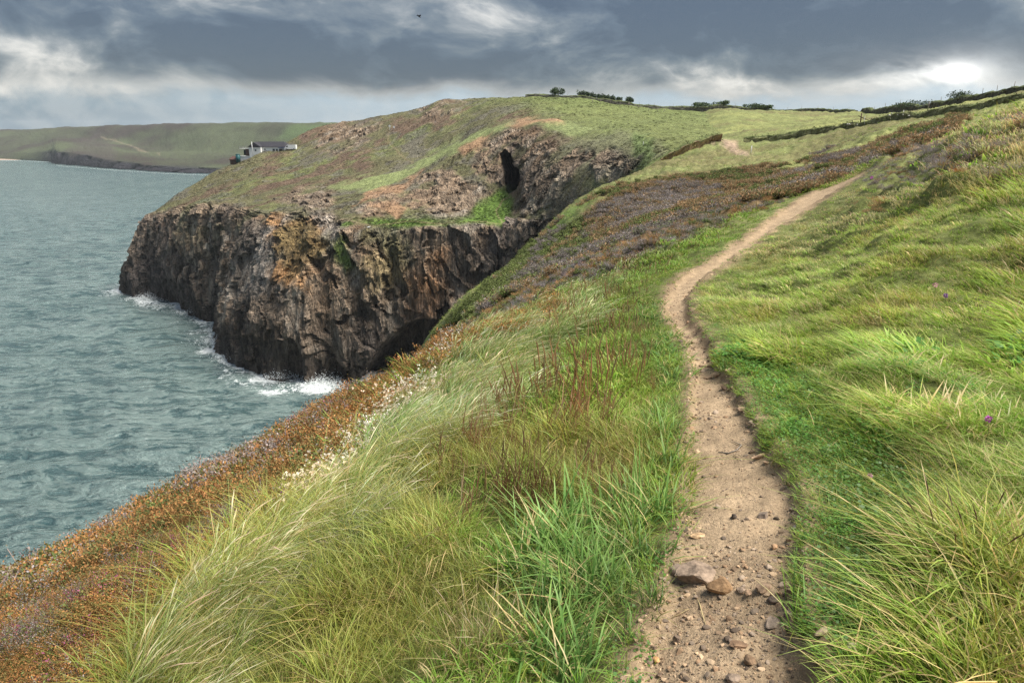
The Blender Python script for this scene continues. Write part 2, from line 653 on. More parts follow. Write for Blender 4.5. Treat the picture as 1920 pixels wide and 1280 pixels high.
# ------------------------------------------------------------------ zones, as the plan of what grows where
PATH_L = [(1080, 2300), (1130, 1700), (1180, 1280), (1210, 1180), (1240, 1110), (1262, 1040), (1283, 960), (1285, 900), (1280, 840), (1295, 760), (1300, 700),
          (1285, 650), (1255, 600), (1240, 570), (1255, 540), (1290, 510), (1340, 485), (1390, 450), (1440, 415), (1490, 380), (1540, 350), (1580, 330), (1608, 316)]
PATH_R = [(1624, 320), (1590, 345), (1560, 365), (1510, 395), (1460, 425), (1410, 460), (1350, 500), (1310, 530), (1292, 560), (1298, 590), (1330, 640),
          (1365, 700), (1400, 770), (1450, 850), (1490, 900), (1500, 960), (1500, 1060), (1500, 1150), (1530, 1230), (1540, 1280), (1600, 1700), (1660, 2300)]
PATH = PATH_L + PATH_R

# ------------------------------------------------------------------ near hillside: height over (bearing, log range)
CTRL = []


def cp(px, py, r, g=0.0):
    P = at_r(px, py, r)
    CTRL.append((math.atan2(P[0], P[1]), math.log(r), (P[2] - g - CAMZ) / r))


def cz(theta_deg, r, z):
    CTRL.append((R(theta_deg), math.log(r), z / r))


# the path
for a in ((1370, 1280, 1.8), (1370, 1080, 2.45), (1385, 900, 3.4), (1345, 760, 4.7), (1305, 650, 6.6), (1268, 590, 8.6), (1270, 545, 11), (1318, 500, 14),
          (1400, 452, 18.5), (1480, 402, 26), (1550, 358, 34), (1608, 324, 44)):
    cp(*a)
# left slope and its crest
for a in ((1180, 1280, 1.83, .08), (960, 1280, 1.98, .12), (640, 1280, 2.3, .15), (320, 1280, 3.1, .15), (0, 1280, 4.3, .12), (0, 1160, 5.4, .1), (0, 1060, 7.2, .36),
          (300, 1000, 5.3, .15), (600, 1000, 3.9, .2), (330, 895, 8, .34), (560, 778, 9, .28), (690, 703, 10.5, .38), (830, 620, 12, .5), (1000, 556, 14, .38),
          (800, 900, 4.05, .2), (1000, 900, 3.65, .2), (1250, 900, 3.5, .06), (800, 750, 6.3, .22), (1000, 700, 6.4, .25), (1200, 700, 5.9, .1), (1100, 560, 10.5, .3),
          (1150, 503, 16.5, .45), (1250, 455, 19.5, .42), (1350, 417, 23.5, .38), (1450, 379, 29, .3), (1550, 338, 38, .15), (-400, 1280, 6.5, .1), (-400, 1180, 9, .1)):
    cp(*a)
# the drop to the sea below the left crest
for th in (-75, -60, -45, -37, -30, -24, -18, -13):
    k = 1 + 0.12 * math.sin(th)
    cz(th, 16, -10.0 if th < -20 else -8.6)
    cz(th, 40, -31 * k)
    cz(th, 90, -76)
    cz(th, 200, -85)
    cz(th, 500, -85)
# the spur of heather beyond the near crest
for a in ((870, 574, 70), (940, 518, 84), (1000, 452, 95), (1100, 374, 105), (1200, 327, 110), (1260, 306, 113), (1300, 298, 117), (900, 562, 56), (980, 545, 46), (1000, 500, 66),
          (1060, 520, 42), (1100, 492, 42), (1100, 430, 72), (1200, 452, 45), (1200, 395, 68), (1300, 412, 50), (1300, 350, 84), (1400, 382, 56), (1400, 322, 92), (1500, 350, 62),
          (1450, 335, 82), (1550, 312, 74), (1480, 302, 100), (1550, 296, 92), (1620, 284, 80), (1700, 258, 72)):
    cp(*a)
cz(-8, 22, -8.5); cz(-4, 24, -7.6); cz(0, 25, -6.6); cz(5, 25, -5.3); cz(9, 27, -4.6); cz(-9, 40, -18); cz(-6, 42, -13.5); cz(14, 33, -4.2); cz(19, 40, -3.8); cz(23, 48, -3.6)
# the drop into the cove beyond that spur
for th, r in ((-9, 90), (-6, 95), (-3, 100), (0, 106), (3, 112), (6, 117), (9, 121), (11, 124)):
    k = float(np.interp(th, [-9, 4, 11], [1, .8, .22]))
    cz(th, r * 1.06, -34 * k)
    cz(th, r * 1.25, -58 * k)
    cz(th, r * 1.7, -76 * k)
    cz(th, 330, -70 * k)
    cz(th, 480, -60 * k)
# field beyond the bank
for a in ((1310, 288, 122), (1400, 288, 114), (1500, 284, 116), (1330, 275, 130), (1410, 272, 130), (1500, 268, 124), (1600, 254, 116), (1700, 238, 106), (1800, 218, 97), (1920, 190, 88),
          (1330, 262, 145), (1400, 250, 180), (1400, 226, 250), (1400, 209, 332), (1320, 226, 258), (1320, 209, 336), (1500, 230, 245), (1500, 211, 318), (1600, 214, 290),
          (1600, 233, 175), (1680, 222, 190), (1700, 214, 215), (1800, 200, 180), (1920, 178, 155), (2100, 140, 150), (2400, 90, 150)):
    cp(*a)
for th in (16, 22, 28, 34, 40):
    cz(th, 480, 3 + (th - 22) * .5)
# right slope
for a in ((1560, 1280, 1.86, .04), (1920, 1280, 2.1, .12), (1920, 1000, 2.75, .15), (1920, 700, 4.7, .2), (1920, 450, 9, .2), (1920, 300, 14, .2), (1920, 212, 26, .15), (1800, 256, 29, .15),
          (1700, 286, 33, .15), (1640, 304, 40, .12), (1700, 500, 8.4, .2), (1700, 380, 13.5, .3), (1600, 450, 11.7, .32), (1500, 600, 6.7, .15), (1600, 800, 3.95, .08),
          (1600, 1000, 2.78, .04), (1400, 540, 9.2, .2), (1500, 455, 14.5, .32), (1580, 385, 22, .38), (1470, 780, 4.35, .04), (2500, 1280, 3.0, .1), (2500, 700, 7, .1), (2500, 300, 16, .1),
          (1800, 300, 19, .18), (2300, 180, 40)):
    cp(*a)
cz(60, 1.2, -1.3); cz(60, 5, -.2); cz(60, 30, 9); cz(60, 120, 26); cz(60, 400, 40); cz(75, 3, -.6); cz(75, 40, 13); cz(75, 400, 40)
cz(-60, 1.2, -2.1); cz(-75, 3, -3.3); cz(-60, 5, -4.2)
for th in (-50, -20, 10, 40):
    cz(th, 0.8, -1.6 + 0.3 * math.sin(R(th)) * 0.8)
CTRL = np.array(CTRL)
TH_K = 2.6


def tps_fit(X, v, lam=2e-4):
    n = len(X)
    d2 = ((X[:, None] - X[None]) ** 2).sum(-1)
    K = np.where(d2 > 0, 0.5 * d2 * np.log(d2 + 1e-300), 0) + lam * np.eye(n)
    Pm = np.concatenate([np.ones((n, 1)), X], 1)
    A = np.block([[K, Pm], [Pm.T, np.zeros((3, 3))]])
    sol = np.linalg.solve(A, np.concatenate([v, np.zeros(3)]))
    return sol[:n], sol[n:]


def tps_eval(Q, X, wgt, a, chunk=40000):
    out = np.empty(len(Q))
    for i in range(0, len(Q), chunk):
        q = Q[i:i + chunk]
        d2 = ((q[:, None] - X[None]) ** 2).sum(-1)
        out[i:i + chunk] = (0.5 * d2 * np.log(d2 + 1e-300)) @ wgt + a[0] + q @ a[1:]
    return out


TX = CTRL[:, :2] * np.array([TH_K, 1.0])
TW, TA = tps_fit(TX, CTRL[:, 2])
# coarse evaluation then bilinear refine
TH0, TH1, LR0, LR1 = R(-62), R(60), math.log(0.8), math.log(460)
NTH, NLR = 700, 620
cth, clr = 180, 210
gth = np.linspace(TH0, TH1, cth)
glr = np.linspace(LR0, LR1, clr)
GQ = np.stack(np.meshgrid(gth * TH_K, glr), -1).reshape(-1, 2)
GT = np.round(tps_eval(GQ, TX, TW, TA), 6).reshape(clr, cth)


def cubic_w(t):
    return np.stack([-.5 * t + t * t - .5 * t ** 3, 1 - 2.5 * t * t + 1.5 * t ** 3, .5 * t + 2 * t * t - 1.5 * t ** 3, -.5 * t * t + .5 * t ** 3], -1)


def grid_sample(G, fi, fj):
    n, m = G.shape[:2]
    i = np.clip(np.floor(fi).astype(int), 0, n - 2); j = np.clip(np.floor(fj).astype(int), 0, m - 2)
    wi, wj = cubic_w(fi - i), cubic_w(fj - j)
    out = 0
    for a in range(4):
        ia = np.clip(i + a - 1, 0, n - 1)
        for b in range(4):
            jb = np.clip(j + b - 1, 0, m - 1)
            wgt = wi[:, a] * wj[:, b]
            out = out + (wgt[:, None] if G.ndim == 3 else wgt) * G[ia, jb]
    return out


def pchip1(A, pos):
    """shape-keeping cubic along axis 0, unit spacing"""
    s = np.diff(A, axis=0)
    m = np.zeros_like(A)
    a, b = s[:-1], s[1:]
    m[1:-1] = np.where(a * b > 0, 2 * a * b / np.where(np.abs(a + b) < 1e-9, 1e-9, a + b), 0)
    m[0], m[-1] = s[0], s[-1]
    i = np.clip(np.floor(pos).astype(int), 0, len(A) - 2)
    t = (pos - i).reshape((-1,) + (1,) * (A.ndim - 1))
    return (A[i] * (2 * t ** 3 - 3 * t ** 2 + 1) + m[i] * (t ** 3 - 2 * t ** 2 + t) + A[i + 1] * (3 * t ** 2 - 2 * t ** 3) + m[i + 1] * (t ** 3 - t ** 2))


def net_sample(N, apos, bpos):
    return pchip1(pchip1(N, apos).swapaxes(0, 1), bpos).swapaxes(0, 1).reshape(-1, N.shape[2])


def base_tan(th, lr):
    return grid_sample(GT, (lr - LR0) / (LR1 - LR0) * (clr - 1), (th - TH0) / (TH1 - TH0) * (cth - 1))


th = np.linspace(TH0, TH1, NTH)
lr = np.linspace(LR0, LR1, NLR)
LRg, THg = np.meshgrid(lr, th, indexing='ij')
thf, lrf = THg.ravel(), LRg.ravel()
rf = np.exp(lrf)
X = rf * np.sin(thf); Y = rf * np.cos(thf)
Z = CAMZ + base_tan(thf, lrf) * rf
P0 = np.stack([X, Y, Z], 1)
px0, py0, dep0 = proj(P0)
# path weight, in metres from its edges
sd = poly_sd(px0, py0, PATH) * dep0 / F
wob = fbm(np.stack([X * 3, Y * 3, 0 * X], 1), 3, 5) * 0.05
pw = sstep(-0.03, 0.07, sd + wob * np.clip(rf / 6, .5, 3))
pw = np.where((rf > 60) | (Y < .3), 0, pw)
# relief
hum = fbm(np.stack([X * 1.25, Y * 1.25, 0 * X + 3], 1), 4, 11) * 0.15 * np.clip(rf / 5, .6, 4) * sstep(0, 3, rf)
big = fbm(np.stack([X * 0.09, Y * 0.09, 0 * X + 7], 1), 3, 23) * np.clip((rf - 25) / 60, 0, 1) * 1.0
edge_bank = 0.05 * sstep(-0.35, -0.05, sd) * sstep(0.04, -0.02, sd) * np.clip(sstep(1250, 1420, px0), .3, 1) * sstep(14, 6, rf)
hum = hum * np.interp(-sd, [0, .3, 1.1], [.15, .4, 1.0]) * np.where((px0 < 1000) & (rf > 6), .7, 1)
Z = Z + (hum + big) * (1 - pw) + edge_bank
ruts = fbm(np.stack([X * 6, Y * 6, 0 * X], 1), 5, 31, .6) * 0.03
Z = Z - pw * (0.045 * np.clip(rf / 4, .7, 2)) + pw * ruts
# step held by the slab stones
stp = sstep(2.42, 2.34, np.exp(lrf)) * pw * 0.045
Z = Z - stp
ZG = Z.reshape(NLR, NTH)
PN = np.stack([X, Y, Z], 1)
px0, py0, dep0 = proj(PN)


def ground_z(t, l):
    fi = (l - LR0) / (LR1 - LR0) * (NLR - 1); fj = (t - TH0) / (TH1 - TH0) * (NTH - 1)
    i = np.clip(np.floor(fi).astype(int), 0, NLR - 2); j = np.clip(np.floor(fj).astype(int), 0, NTH - 2)
    a, b = fi - i, fj - j
    return (ZG[i, j] * (1 - a) * (1 - b) + ZG[i + 1, j] * a * (1 - b) + ZG[i, j + 1] * (1 - a) * b + ZG[i + 1, j + 1] * a * b)


# plan of the vegetation (outlines where each kind grows)
HEATH_L = [(-900, 1500), (-900, 900), (0, 980), (330, 830), (560, 720), (690, 640), (840, 560), (1020, 520), (1010, 565), (900, 610), (830, 655), (730, 715), (650, 795), (575, 880), (470, 975),
           (385, 1040), (280, 1150), (190, 1260), (120, 1500)]
PALE_L = [(150, 1400), (280, 1200), (400, 1080), (520, 985), (630, 900), (720, 780), (820, 690), (900, 620), (1010, 560), (1090, 530), (1110, 600), (1030, 690), (960, 770), (860, 850), (740, 960), (640, 1080), (520, 1200), (380, 1400)]
FLOWERS = [(850, 645), (800, 670), (740, 720), (690, 770), (640, 840), (560, 900), (500, 950), (540, 975), (630, 905), (700, 840), (770, 765), (830, 700)]
SPIKES = [(800, 950), (830, 850), (930, 780), (1060, 740), (1130, 780), (1190, 900), (1170, 1000), (1060, 1020), (900, 1030)]
BROAD = [(950, 1060), (1050, 990), (1180, 940), (1280, 960), (1270, 1050), (1215, 1180), (1150, 1290), (1000, 1290), (960, 1180)]
TURF_R = [(1280, 560), (1330, 600), (1420, 660), (1540, 720), (1660, 790), (1740, 880), (1740, 980), (1690, 1080), (1620, 1180), (1580, 1320), (1560, 1700), (1450, 1700), (1440, 900), (1300, 640)]
HEATH_R = [(1600, 340), (1625, 300), (1690, 280), (1780, 270), (1830, 300), (1800, 330), (1700, 350), (1650, 365)]
HEATH_R2 = [(1600, 380), (1660, 374), (1680, 395), (1620, 408)]
MID_O = [(1080, 400), (1150, 350), (1260, 318), (1360, 304), (1450, 306), (1490, 330), (1400, 372), (1480, 352), (1570, 326), (1540, 350), (1430, 395), (1330, 420), (1240, 440), (1120, 470)]
MID_P = [(880, 585), (960, 505), (1030, 440), (1110, 380), (1200, 400), (1330, 420), (1240, 470), (1130, 520), (1000, 565)]
FIELD_O = [(1500, 296), (1600, 276), (1700, 254), (1800, 238), (1760, 262), (1680, 286), (1600, 300), (1540, 306)]
GREEN_SPUR = [(800, 640), (860, 575), (940, 510), (1000, 445), (1110, 362), (1130, 372), (1010, 475), (950, 555), (890, 590)]


def soft(px, py, poly, s=14, amp=0.0, nz=None):
    d = poly_sd(px, py, poly)
    if nz is not None: d = d + nz * amp
    return sstep(-s, s, d)


C_SOIL = np.array((0.10, 0.115, 0.035))
C_PATH = np.array((0.375, 0.272, 0.172))
C_FIELD = np.array((0.165, 0.18, 0.07))
C_ORANGE = np.array((0.19, 0.12, 0.065))
C_PURPLE = np.array((0.115, 0.09, 0.095))
C_STRAW = np.array((0.33, 0.29, 0.15))


def zone_noise(X, Y, rr):
    sc = np.clip(8.0 / rr, 0.06, 2.0)
    lv = np.round(np.log2(sc))
    sc = 2.0 ** lv
    return fbm(np.stack([X * sc, Y * sc, 0 * X + lv * 5], 1), 4, 41)


zn = zone_noise(X, Y, rf)
zn2 = fbm(np.stack([X * .05, Y * .12, 0 * X], 1), 5, 77, .6)
front = sstep(14, 20, rf)
gc = np.tile(C_SOIL, (len(X), 1))
far_w = sstep(14, 40, rf)[:, None]
fieldc = C_FIELD * (1 + .5 * zn2[:, None]) + np.array((.05, .02, .0)) * np.clip(zn2, 0, 1)[:, None]
fieldc = fieldc * (1 - .45 * sstep(.02, .35, -zn2)[:, None]) + .45 * sstep(.02, .35, -zn2)[:, None] * np.array((.17, .13, .07))
gc = gc * (1 - far_w) + fieldc * far_w
for poly, c, s in ((MID_P, C_PURPLE * .9, 14), (MID_O, C_ORANGE * .9, 10), (FIELD_O, C_ORANGE, 6), (GREEN_SPUR, np.array((.1, .14, .04)), 12)):
    wgt = (soft(px0, py0, poly, s, 26, zn) * front)[:, None]
    gc = gc * (1 - wgt) + c * (1 + .4 * zn[:, None]) * wgt
# far trodden track and bare gap in the bank
tr1 = [(1090, 200), (1110, 212), (1160, 228), (1200, 238), (1240, 250), (1290, 256), (1330, 265), (1360, 272), (1372, 282), (1400, 289)]
wgt = (sstep(3.0, 1.2, line_d(px0, py0, tr1)) * sstep(70, 100, rf))[:, None]
gc = gc * (1 - wgt) + np.array((.33, .25, .17)) * wgt
wgt = (soft(px0, py0, [(1352, 262), (1382, 264), (1384, 280), (1412, 289), (1380, 291), (1362, 280)], 4) * sstep(70, 100, rf))[:, None]
gc = gc * (1 - wgt) + np.array((.33, .24, .17)) * wgt
# wet steep cliff below the grass line
steep = sstep(-34, -42, Z - CAMZ)[:, None]
gc = gc * (1 - steep) + np.array((.07, .06, .055)) * steep
pathc = C_PATH * (1 + .16 * fbm(np.stack([X * 2.2, Y * 2.2, 0 * X], 1), 4, 90)[:, None])
pathc = pathc * (1 + .20 * fbm(np.stack([X * 9, Y * 9, 0 * X], 1), 4, 95)[:, None])
nearp = (sstep(-.16, -.02, sd) * (rf < 40))[:, None]
gc = gc * (1 - nearp) + np.array((.215, .155, .095)) * nearp
gc = gc * (1 - pw[:, None]) + pathc * pw[:, None]
me = mk_mesh("hillside", PN, grid_faces(NLR, NTH)[:, ::-1], gc)
a = me.attributes.new("path", 'FLOAT', 'POINT'); a.data.foreach_set("value", pw.astype(np.float32))
hill = tag(add("hillside", me, M_GROUND), "grassy coastal hillside with a trodden dirt footpath running up to the field", kind="structure")

# ------------------------------------------------------------------ headland: profiles from the sea up over the crest
def sea_base(px, py):
    return at_z(px, py, -1.0)


def hid(px, D):
    d = ray(px, 640)
    return np.array([d[0] / d[1] * D, D, -3.0])


def prof(base, *rows):
    pts = []
    b = sea_base(*base) if len(base) == 2 else hid(base[0], base[2])
    pts.append(b + np.array([0, 0, -6.0]))
    pts.append(b)
    for r_ in rows:
        pts.append(at_y(*r_))
    top = pts[-1]
    pts.append(top + np.array([top[0] * .1, 45, -2.0]))
    pts.append(top + np.array([top[0] * .3, 160, -9.0]))
    return np.array(pts)


NET = [
    prof((250, 540), (254, 508, 315), (263, 462, 317), (280, 412, 320), (330, 370, 330), (400, 324, 342), (490, 288, 354), (612, 234, 376)),
    prof((285, 558), (286, 520, 298), (292, 470, 300), (306, 405, 304), (362, 368, 316), (432, 328, 330), (515, 292, 346), (636, 231, 376)),
    prof((345, 578), (343, 540, 277), (343, 480, 280), (350, 396, 285), (405, 365, 300), (475, 330, 318), (560, 290, 338), (665, 227, 375)),
    prof((402, 602), (402, 560, 256), (405, 490, 259), (412, 392, 264), (465, 365, 280), (540, 332, 300), (622, 285, 328), (705, 219, 374)),
    prof((432, 650), (436, 600, 222), (446, 520, 226), (475, 402, 234), (530, 372, 252), (605, 335, 278), (680, 282, 316), (752, 212, 371)),
    prof((485, 697), (490, 630, 198), (502, 540, 202), (555, 406, 213), (612, 378, 230), (675, 335, 262), (745, 276, 305), (795, 203, 366)),
    prof((570, 713), (570, 650, 191), (580, 550, 194), (622, 424, 203), (652, 390, 214), (712, 345, 244), (790, 280, 290), (832, 189, 356)),
    prof((660, 716), (660, 650, 189), (662, 550, 192), (690, 430, 199), (720, 398, 208), (775, 335, 240), (850, 264, 280), (900, 186, 346)),
    prof((740, 720, 190), (740, 650, 190), (742, 550, 192), (765, 421, 198), (785, 398, 208), (815, 322, 236), (885, 250, 266), (955, 185, 336)),
    prof((820, 720, 190), (815, 640, 190), (815, 540, 191), (832, 419, 196), (842, 400, 207), (855, 325, 229), (912, 246, 254), (1000, 184, 326)),
    prof((880, 720, 190), (870, 620, 190), (870, 520, 191), (892, 421, 195), (897, 396, 209), (905, 318, 226), (935, 243, 246), (1045, 183, 321)),
    prof((930, 700, 189), (925, 600, 190), (930, 510, 191), (938, 426, 194), (942, 374, 215), (948, 305, 223), (966, 240, 240), (1090, 186, 318)),
    prof((985, 690, 186), (972, 590, 187), (972, 520, 188), (978, 430, 190), (982, 380, 199), (992, 310, 209), (1012, 240, 228), (1130, 192, 316)),
    prof((1040, 680, 180), (1030, 570, 180), (1025, 500, 181), (1030, 430, 183), (1035, 380, 187), (1042, 318, 194), (1062, 248, 213), (1172, 198, 316)),
    prof((1110, 660, 170), (1100, 540, 170), (1095, 450, 171), (1100, 390, 173), (1105, 342, 177), (1112, 300, 184), (1124, 252, 201), (1222, 204, 318)),
    prof((1180, 640, 160), (1170, 500, 159), (1162, 420, 160), (1166, 370, 161), (1170, 330, 165), (1176, 298, 171), (1190, 256, 187), (1272, 207, 322)),
    prof((1250, 600, 148), (1232, 450, 147), (1215, 380, 148), (1215, 342, 149), (1222, 312, 152), (1230, 288, 157), (1246, 264, 170), (1330, 211, 326)),
    prof((1350, 560, 138), (1310, 420, 137), (1300, 370, 137), (1290, 340, 138), (1290, 322, 138), (1300, 305, 141), (1330, 286, 150), (1400, 222, 330)),
]
N0 = NET[0].copy()
off = np.array([[60, 110, 0], [55, 100, 0], [48, 90, -4], [40, 80, -6], [34, 70, -6], [26, 55, -3], [20, 45, -1.5], [16, 38, -1.0], [14, 30, -4], [10, 30, -6], [10, 20, -6]])
N0 += off
NN = N0.copy(); NN[:, 0] += 60; NN[:, 1] += 120; NN[:, 2] -= 3
NET = np.array([NN, N0] + NET)          # stations x rows x 3
NST, NRW = 620, 430
# denser rows on the cliff
rowpos = np.interp(np.linspace(0, 1, NRW), [0, .03, .36, .78, .92, 1.0], [0, 1, 4, 8, 9, 10.0])
stpos = np.interp(np.linspace(0, 1, NST), [0, .04, .10, .86, 1], [0, 1, 2, 15, NET.shape[0] - 1.0])
si, ri = np.meshgrid(stpos, rowpos, indexing='ij')
HP = net_sample(NET, stpos, rowpos)
HG = HP.reshape(NST, NRW, 3)
dS = np.gradient(HG, axis=0); dR = np.gradient(HG, axis=1)
HNm = np.cross(dR, dS).reshape(-1, 3)
HNm /= np.linalg.norm(HNm, axis=1)[:, None] + 1e-9
HNm[HNm[:, 2] < 0] *= np.where(np.abs(HNm[HNm[:, 2] < 0][:, 2:3]) > .05, -1, 1)
flip = (HNm[:, 1] > 0.3) & (HNm[:, 2] < .3)
HNm[flip] *= -1
hx, hy, hd = proj(HP)
rowi = ri.ravel()
slope_n = HNm[:, 2]
nzA = fbm(HP * np.array([.045, .045, .03]), 5, 101, .55)
nzB = fbm(HP * np.array([.16, .16, .16]), 5, 131, .6)
cl = sstep(4.45, 4.0, rowi + nzA * .25)                    # sea cliff below the break of slope
# rock faces away from the sea cliff
ROCKS = [[(575, 275), (600, 240), (690, 228), (720, 240), (640, 290), (590, 290)],
         [(790, 208), (830, 190), (870, 190), (850, 215), (790, 225)],
         [(905, 262), (960, 232), (1012, 242), (1045, 275), (1090, 290), (1140, 290), (1200, 296), (1290, 340), (1180, 420), (960, 560), (930, 440), (960, 400), (975, 360), (930, 350), (890, 330)],
         [(700, 425), (660, 400), (700, 375), (760, 345), (830, 318), (900, 345), (930, 365), (890, 372), (880, 410), (800, 405), (740, 415)],
         [(525, 375), (560, 355), (620, 360), (625, 395), (560, 390)],
         [(560, 400), (600, 395), (640, 410), (600, 420)]]
rk = cl.copy()
for p_ in ROCKS:
    rk = np.maximum(rk, soft(hx, hy, p_, 8, 22, nzB + .4 * nzA) * sstep(8.2, 7.8, rowi))
LEDGE = [(640, 425), (690, 412), (770, 412), (850, 412), (885, 400), (900, 380), (945, 352), (962, 368), (958, 400), (945, 426), (900, 424), (830, 424), (740, 428)]
STRIP = [(700, 360), (620, 350), (680, 335), (735, 318), (775, 308), (800, 290), (870, 258), (950, 232), (1060, 225), (1110, 240), (1080, 256), (1000, 236), (950, 246), (880, 275), (800, 312), (770, 330), (720, 355)]
lw = soft(hx, hy, LEDGE, 7, 10, nzB)
sw = soft(hx, hy, STRIP, 6, 12, nzB)
rk = rk * (1 - lw) * (1 - sw)
rk = rk * np.where(rowi > 4.35, 1 - .85 * sstep(.02, .3, fbm(HP * .11, 4, 777) ), 1)
# relief of the rock, jointed mostly upright
Q = HP * np.array([.11, .11, .028])
d1 = fbm(Q, 5, 151, .55, True)
d2 = fbm(HP * np.array([.35, .35, .12]), 4, 171, .6, True)
d3 = fbm(HP * np.array([.05, .05, .02]), 3, 191)
facing = HNm.copy(); facing[:, 2] *= .3
facing /= np.linalg.norm(facing, axis=1)[:, None] + 1e-9
fade = sstep(0.3, 1.1, rowi)


def cells(Pt, seed):
    I = np.floor(Pt).astype(np.int64)
    best = np.full(len(Pt), 1e9); val = np.zeros(len(Pt))
    for dx in (-1, 0, 1):
        for dy in (-1, 0, 1):
            for dz in (-1, 0, 1):
                c = I + np.array([dx, dy, dz])
                j = np.stack([_h(c[:, 0], c[:, 1], c[:, 2], seed + q) for q in range(3)], 1) * .4 + .5
                d = np.abs(Pt - c - j).max(1)
                v = _h(c[:, 0], c[:, 1], c[:, 2], seed + 9)
                m = d < best
                best = np.where(m, d, best); val = np.where(m, v, val)
    return val


wrp = np.stack([fbm(HP * .12 + 5, 3, 701), fbm(HP * .12 + 9, 3, 702), fbm(HP * .12 + 13, 3, 703)], 1)
tilt = HP + np.stack([HP[:, 2] * .18, 0 * HP[:, 2], HP[:, 0] * .16], 1)
b1 = cells(tilt * np.array([.13, .13, .06]) + wrp * .9, 721)
b2 = cells(tilt * np.array([.36, .36, .17]) + wrp * 1.6, 741)
HP2 = HP + facing * (rk * fade * (b1 * 1.4 + b2 * .75) * np.where(rowi > 4.35, .42, 1))[:, None] + facing * (rk * fade * np.where(rowi > 4.35, .7, 1) * (d1 * 1.5 + d2 * .6 + d3 * 3.0 * sstep(4.5, 3.5, rowi)))[:, None]
gr = (1 - rk)
HP2[:, 2] += gr * (fbm(HP * .09, 4, 211) * 1.3 + nzB * .45)
# rock ribs: buttresses that step out at the foot
for cx, wd, amp in ((270, 22, 4), (375, 16, 4), (440, 18, 3), (585, 14, 5), (625, 16, -4), (520, 20, 2.5), (330, 14, -5), (700, 16, 2), (760, 22, -5)):
    g_ = np.exp(-((hx - cx) / wd) ** 2) * sstep(3.6, .6, rowi) * fade
    HP2 += facing * (g_ * amp * cl)[:, None]
# caves: holes that run back into the rock
CAVE = [(943, 292), (950, 284), (957, 290), (960, 308), (970, 318), (973, 338), (966, 352), (952, 360), (946, 345), (948, 325), (942, 308)]
cv = sstep(-3.5, 1.0, poly_sd(hx, hy, CAVE) + nzB * 1.5) * (rowi > 4.6) * (rowi < 8)
HP2 += np.array([.16, 1.0, -.02]) * (cv * 34)[:, None]
SEACAVE = [(668, 730), (690, 680), (730, 632), (780, 606), (830, 600), (880, 640), (880, 760), (668, 760)]
cv2 = sstep(-8, 14, poly_sd(hx, hy, SEACAVE) + nzB * 8) * (rowi > .5)
HP2 += np.array([.10, 1.0, 0.0]) * (cv2 * 16)[:, None]
HP2[:, 2] -= sstep(1.02, .9, rowi) * 2

# colours of rock and plants
hn1 = fbm(HP * np.array([.07, .07, .03]), 4, 301, .55)
hn2 = fbm(HP * np.array([.2, .2, .06]), 4, 331, .6)
hn3 = fbm(HP * np.array([.03, .03, .03]), 4, 361, .55)
rc = np.tile(np.array((0.28, 0.21, 0.15)), (len(HP), 1))


def lay(c, wgt, col):
    wgt = np.clip(wgt, 0, 1)[:, None]
    return c * (1 - wgt) + np.array(col) * wgt


rc = rc * (1 + .22 * b1 + .2 * b2)[:, None]
rc = lay(rc, sstep(.0, .5, hn1), (0.22, 0.15, 0.095))
rc = lay(rc, sstep(.12, .5, hn2) * .7, (0.44, 0.38, 0.31))
rc = lay(rc, soft(hx, hy, [(520, 400), (590, 402), (640, 420), (600, 480), (540, 540), (470, 560), (440, 520), (450, 440)], 25, 40, nzB) * .75, (0.36, 0.32, 0.28))
rc = lay(rc, soft(hx, hy, [(490, 412), (575, 412), (600, 460), (580, 530), (520, 530), (535, 450)], 18, 44, nzB) * .85, (0.42, 0.22, 0.085))
rc = lay(rc, soft(hx, hy, [(760, 500), (830, 480), (850, 560), (820, 600), (770, 590)], 22, 44, nzB) * .85, (0.30, 0.155, 0.07))
rc = lay(rc, soft(hx, hy, [(690, 470), (740, 450), (750, 540), (700, 560)], 18, 44, nzB) * .75, (0.36, 0.28, 0.14))
rc = lay(rc, soft(hx, hy, [(700, 420), (680, 395), (760, 360), (880, 330), (900, 280), (960, 240), (1060, 250), (1060, 280), (1000, 300), (900, 330), (820, 370), (760, 400)], 14, 30, nzB) * .5, (0.33, 0.22, 0.14))
rc = lay(rc, soft(hx, hy, [(1000, 380), (1060, 340), (1150, 310), (1180, 350), (1080, 440), (990, 500)], 16, 50, nzB) * .6, (0.42, 0.37, 0.28))
rc = lay(rc, soft(hx, hy, [(1150, 270), (1260, 262), (1270, 330), (1180, 320)], 10, 30, nzB) * .5, (0.16, 0.17, 0.13))
rc = lay(rc, sstep(.12, .45, -hn1) * .75, (0.085, 0.07, 0.06))
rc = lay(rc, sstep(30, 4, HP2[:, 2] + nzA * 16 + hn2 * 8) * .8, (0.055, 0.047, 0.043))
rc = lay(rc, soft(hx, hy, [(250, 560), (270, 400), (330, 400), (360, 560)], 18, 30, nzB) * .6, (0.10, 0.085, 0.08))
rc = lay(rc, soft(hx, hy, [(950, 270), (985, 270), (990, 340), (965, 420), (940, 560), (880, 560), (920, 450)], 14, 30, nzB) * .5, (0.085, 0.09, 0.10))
rc = lay(rc, sstep(.25, .5, fbm(HP * np.array([.06, .06, .05]), 4, 401)) * sstep(20, 40, HP[:, 2]) * .6, (0.10, 0.11, 0.05))
rc = lay(rc, soft(hx, hy, [(628, 455), (655, 445), (668, 500), (650, 520), (635, 490)], 9, 16, nzB) * .9, (0.10, 0.15, 0.035))
gcH = np.tile(np.array((0.135, 0.125, 0.065)), (len(HP), 1))                          # rough heath
gcH = lay(gcH, sstep(-.05, .4, hn3), (0.15, 0.165, 0.062))
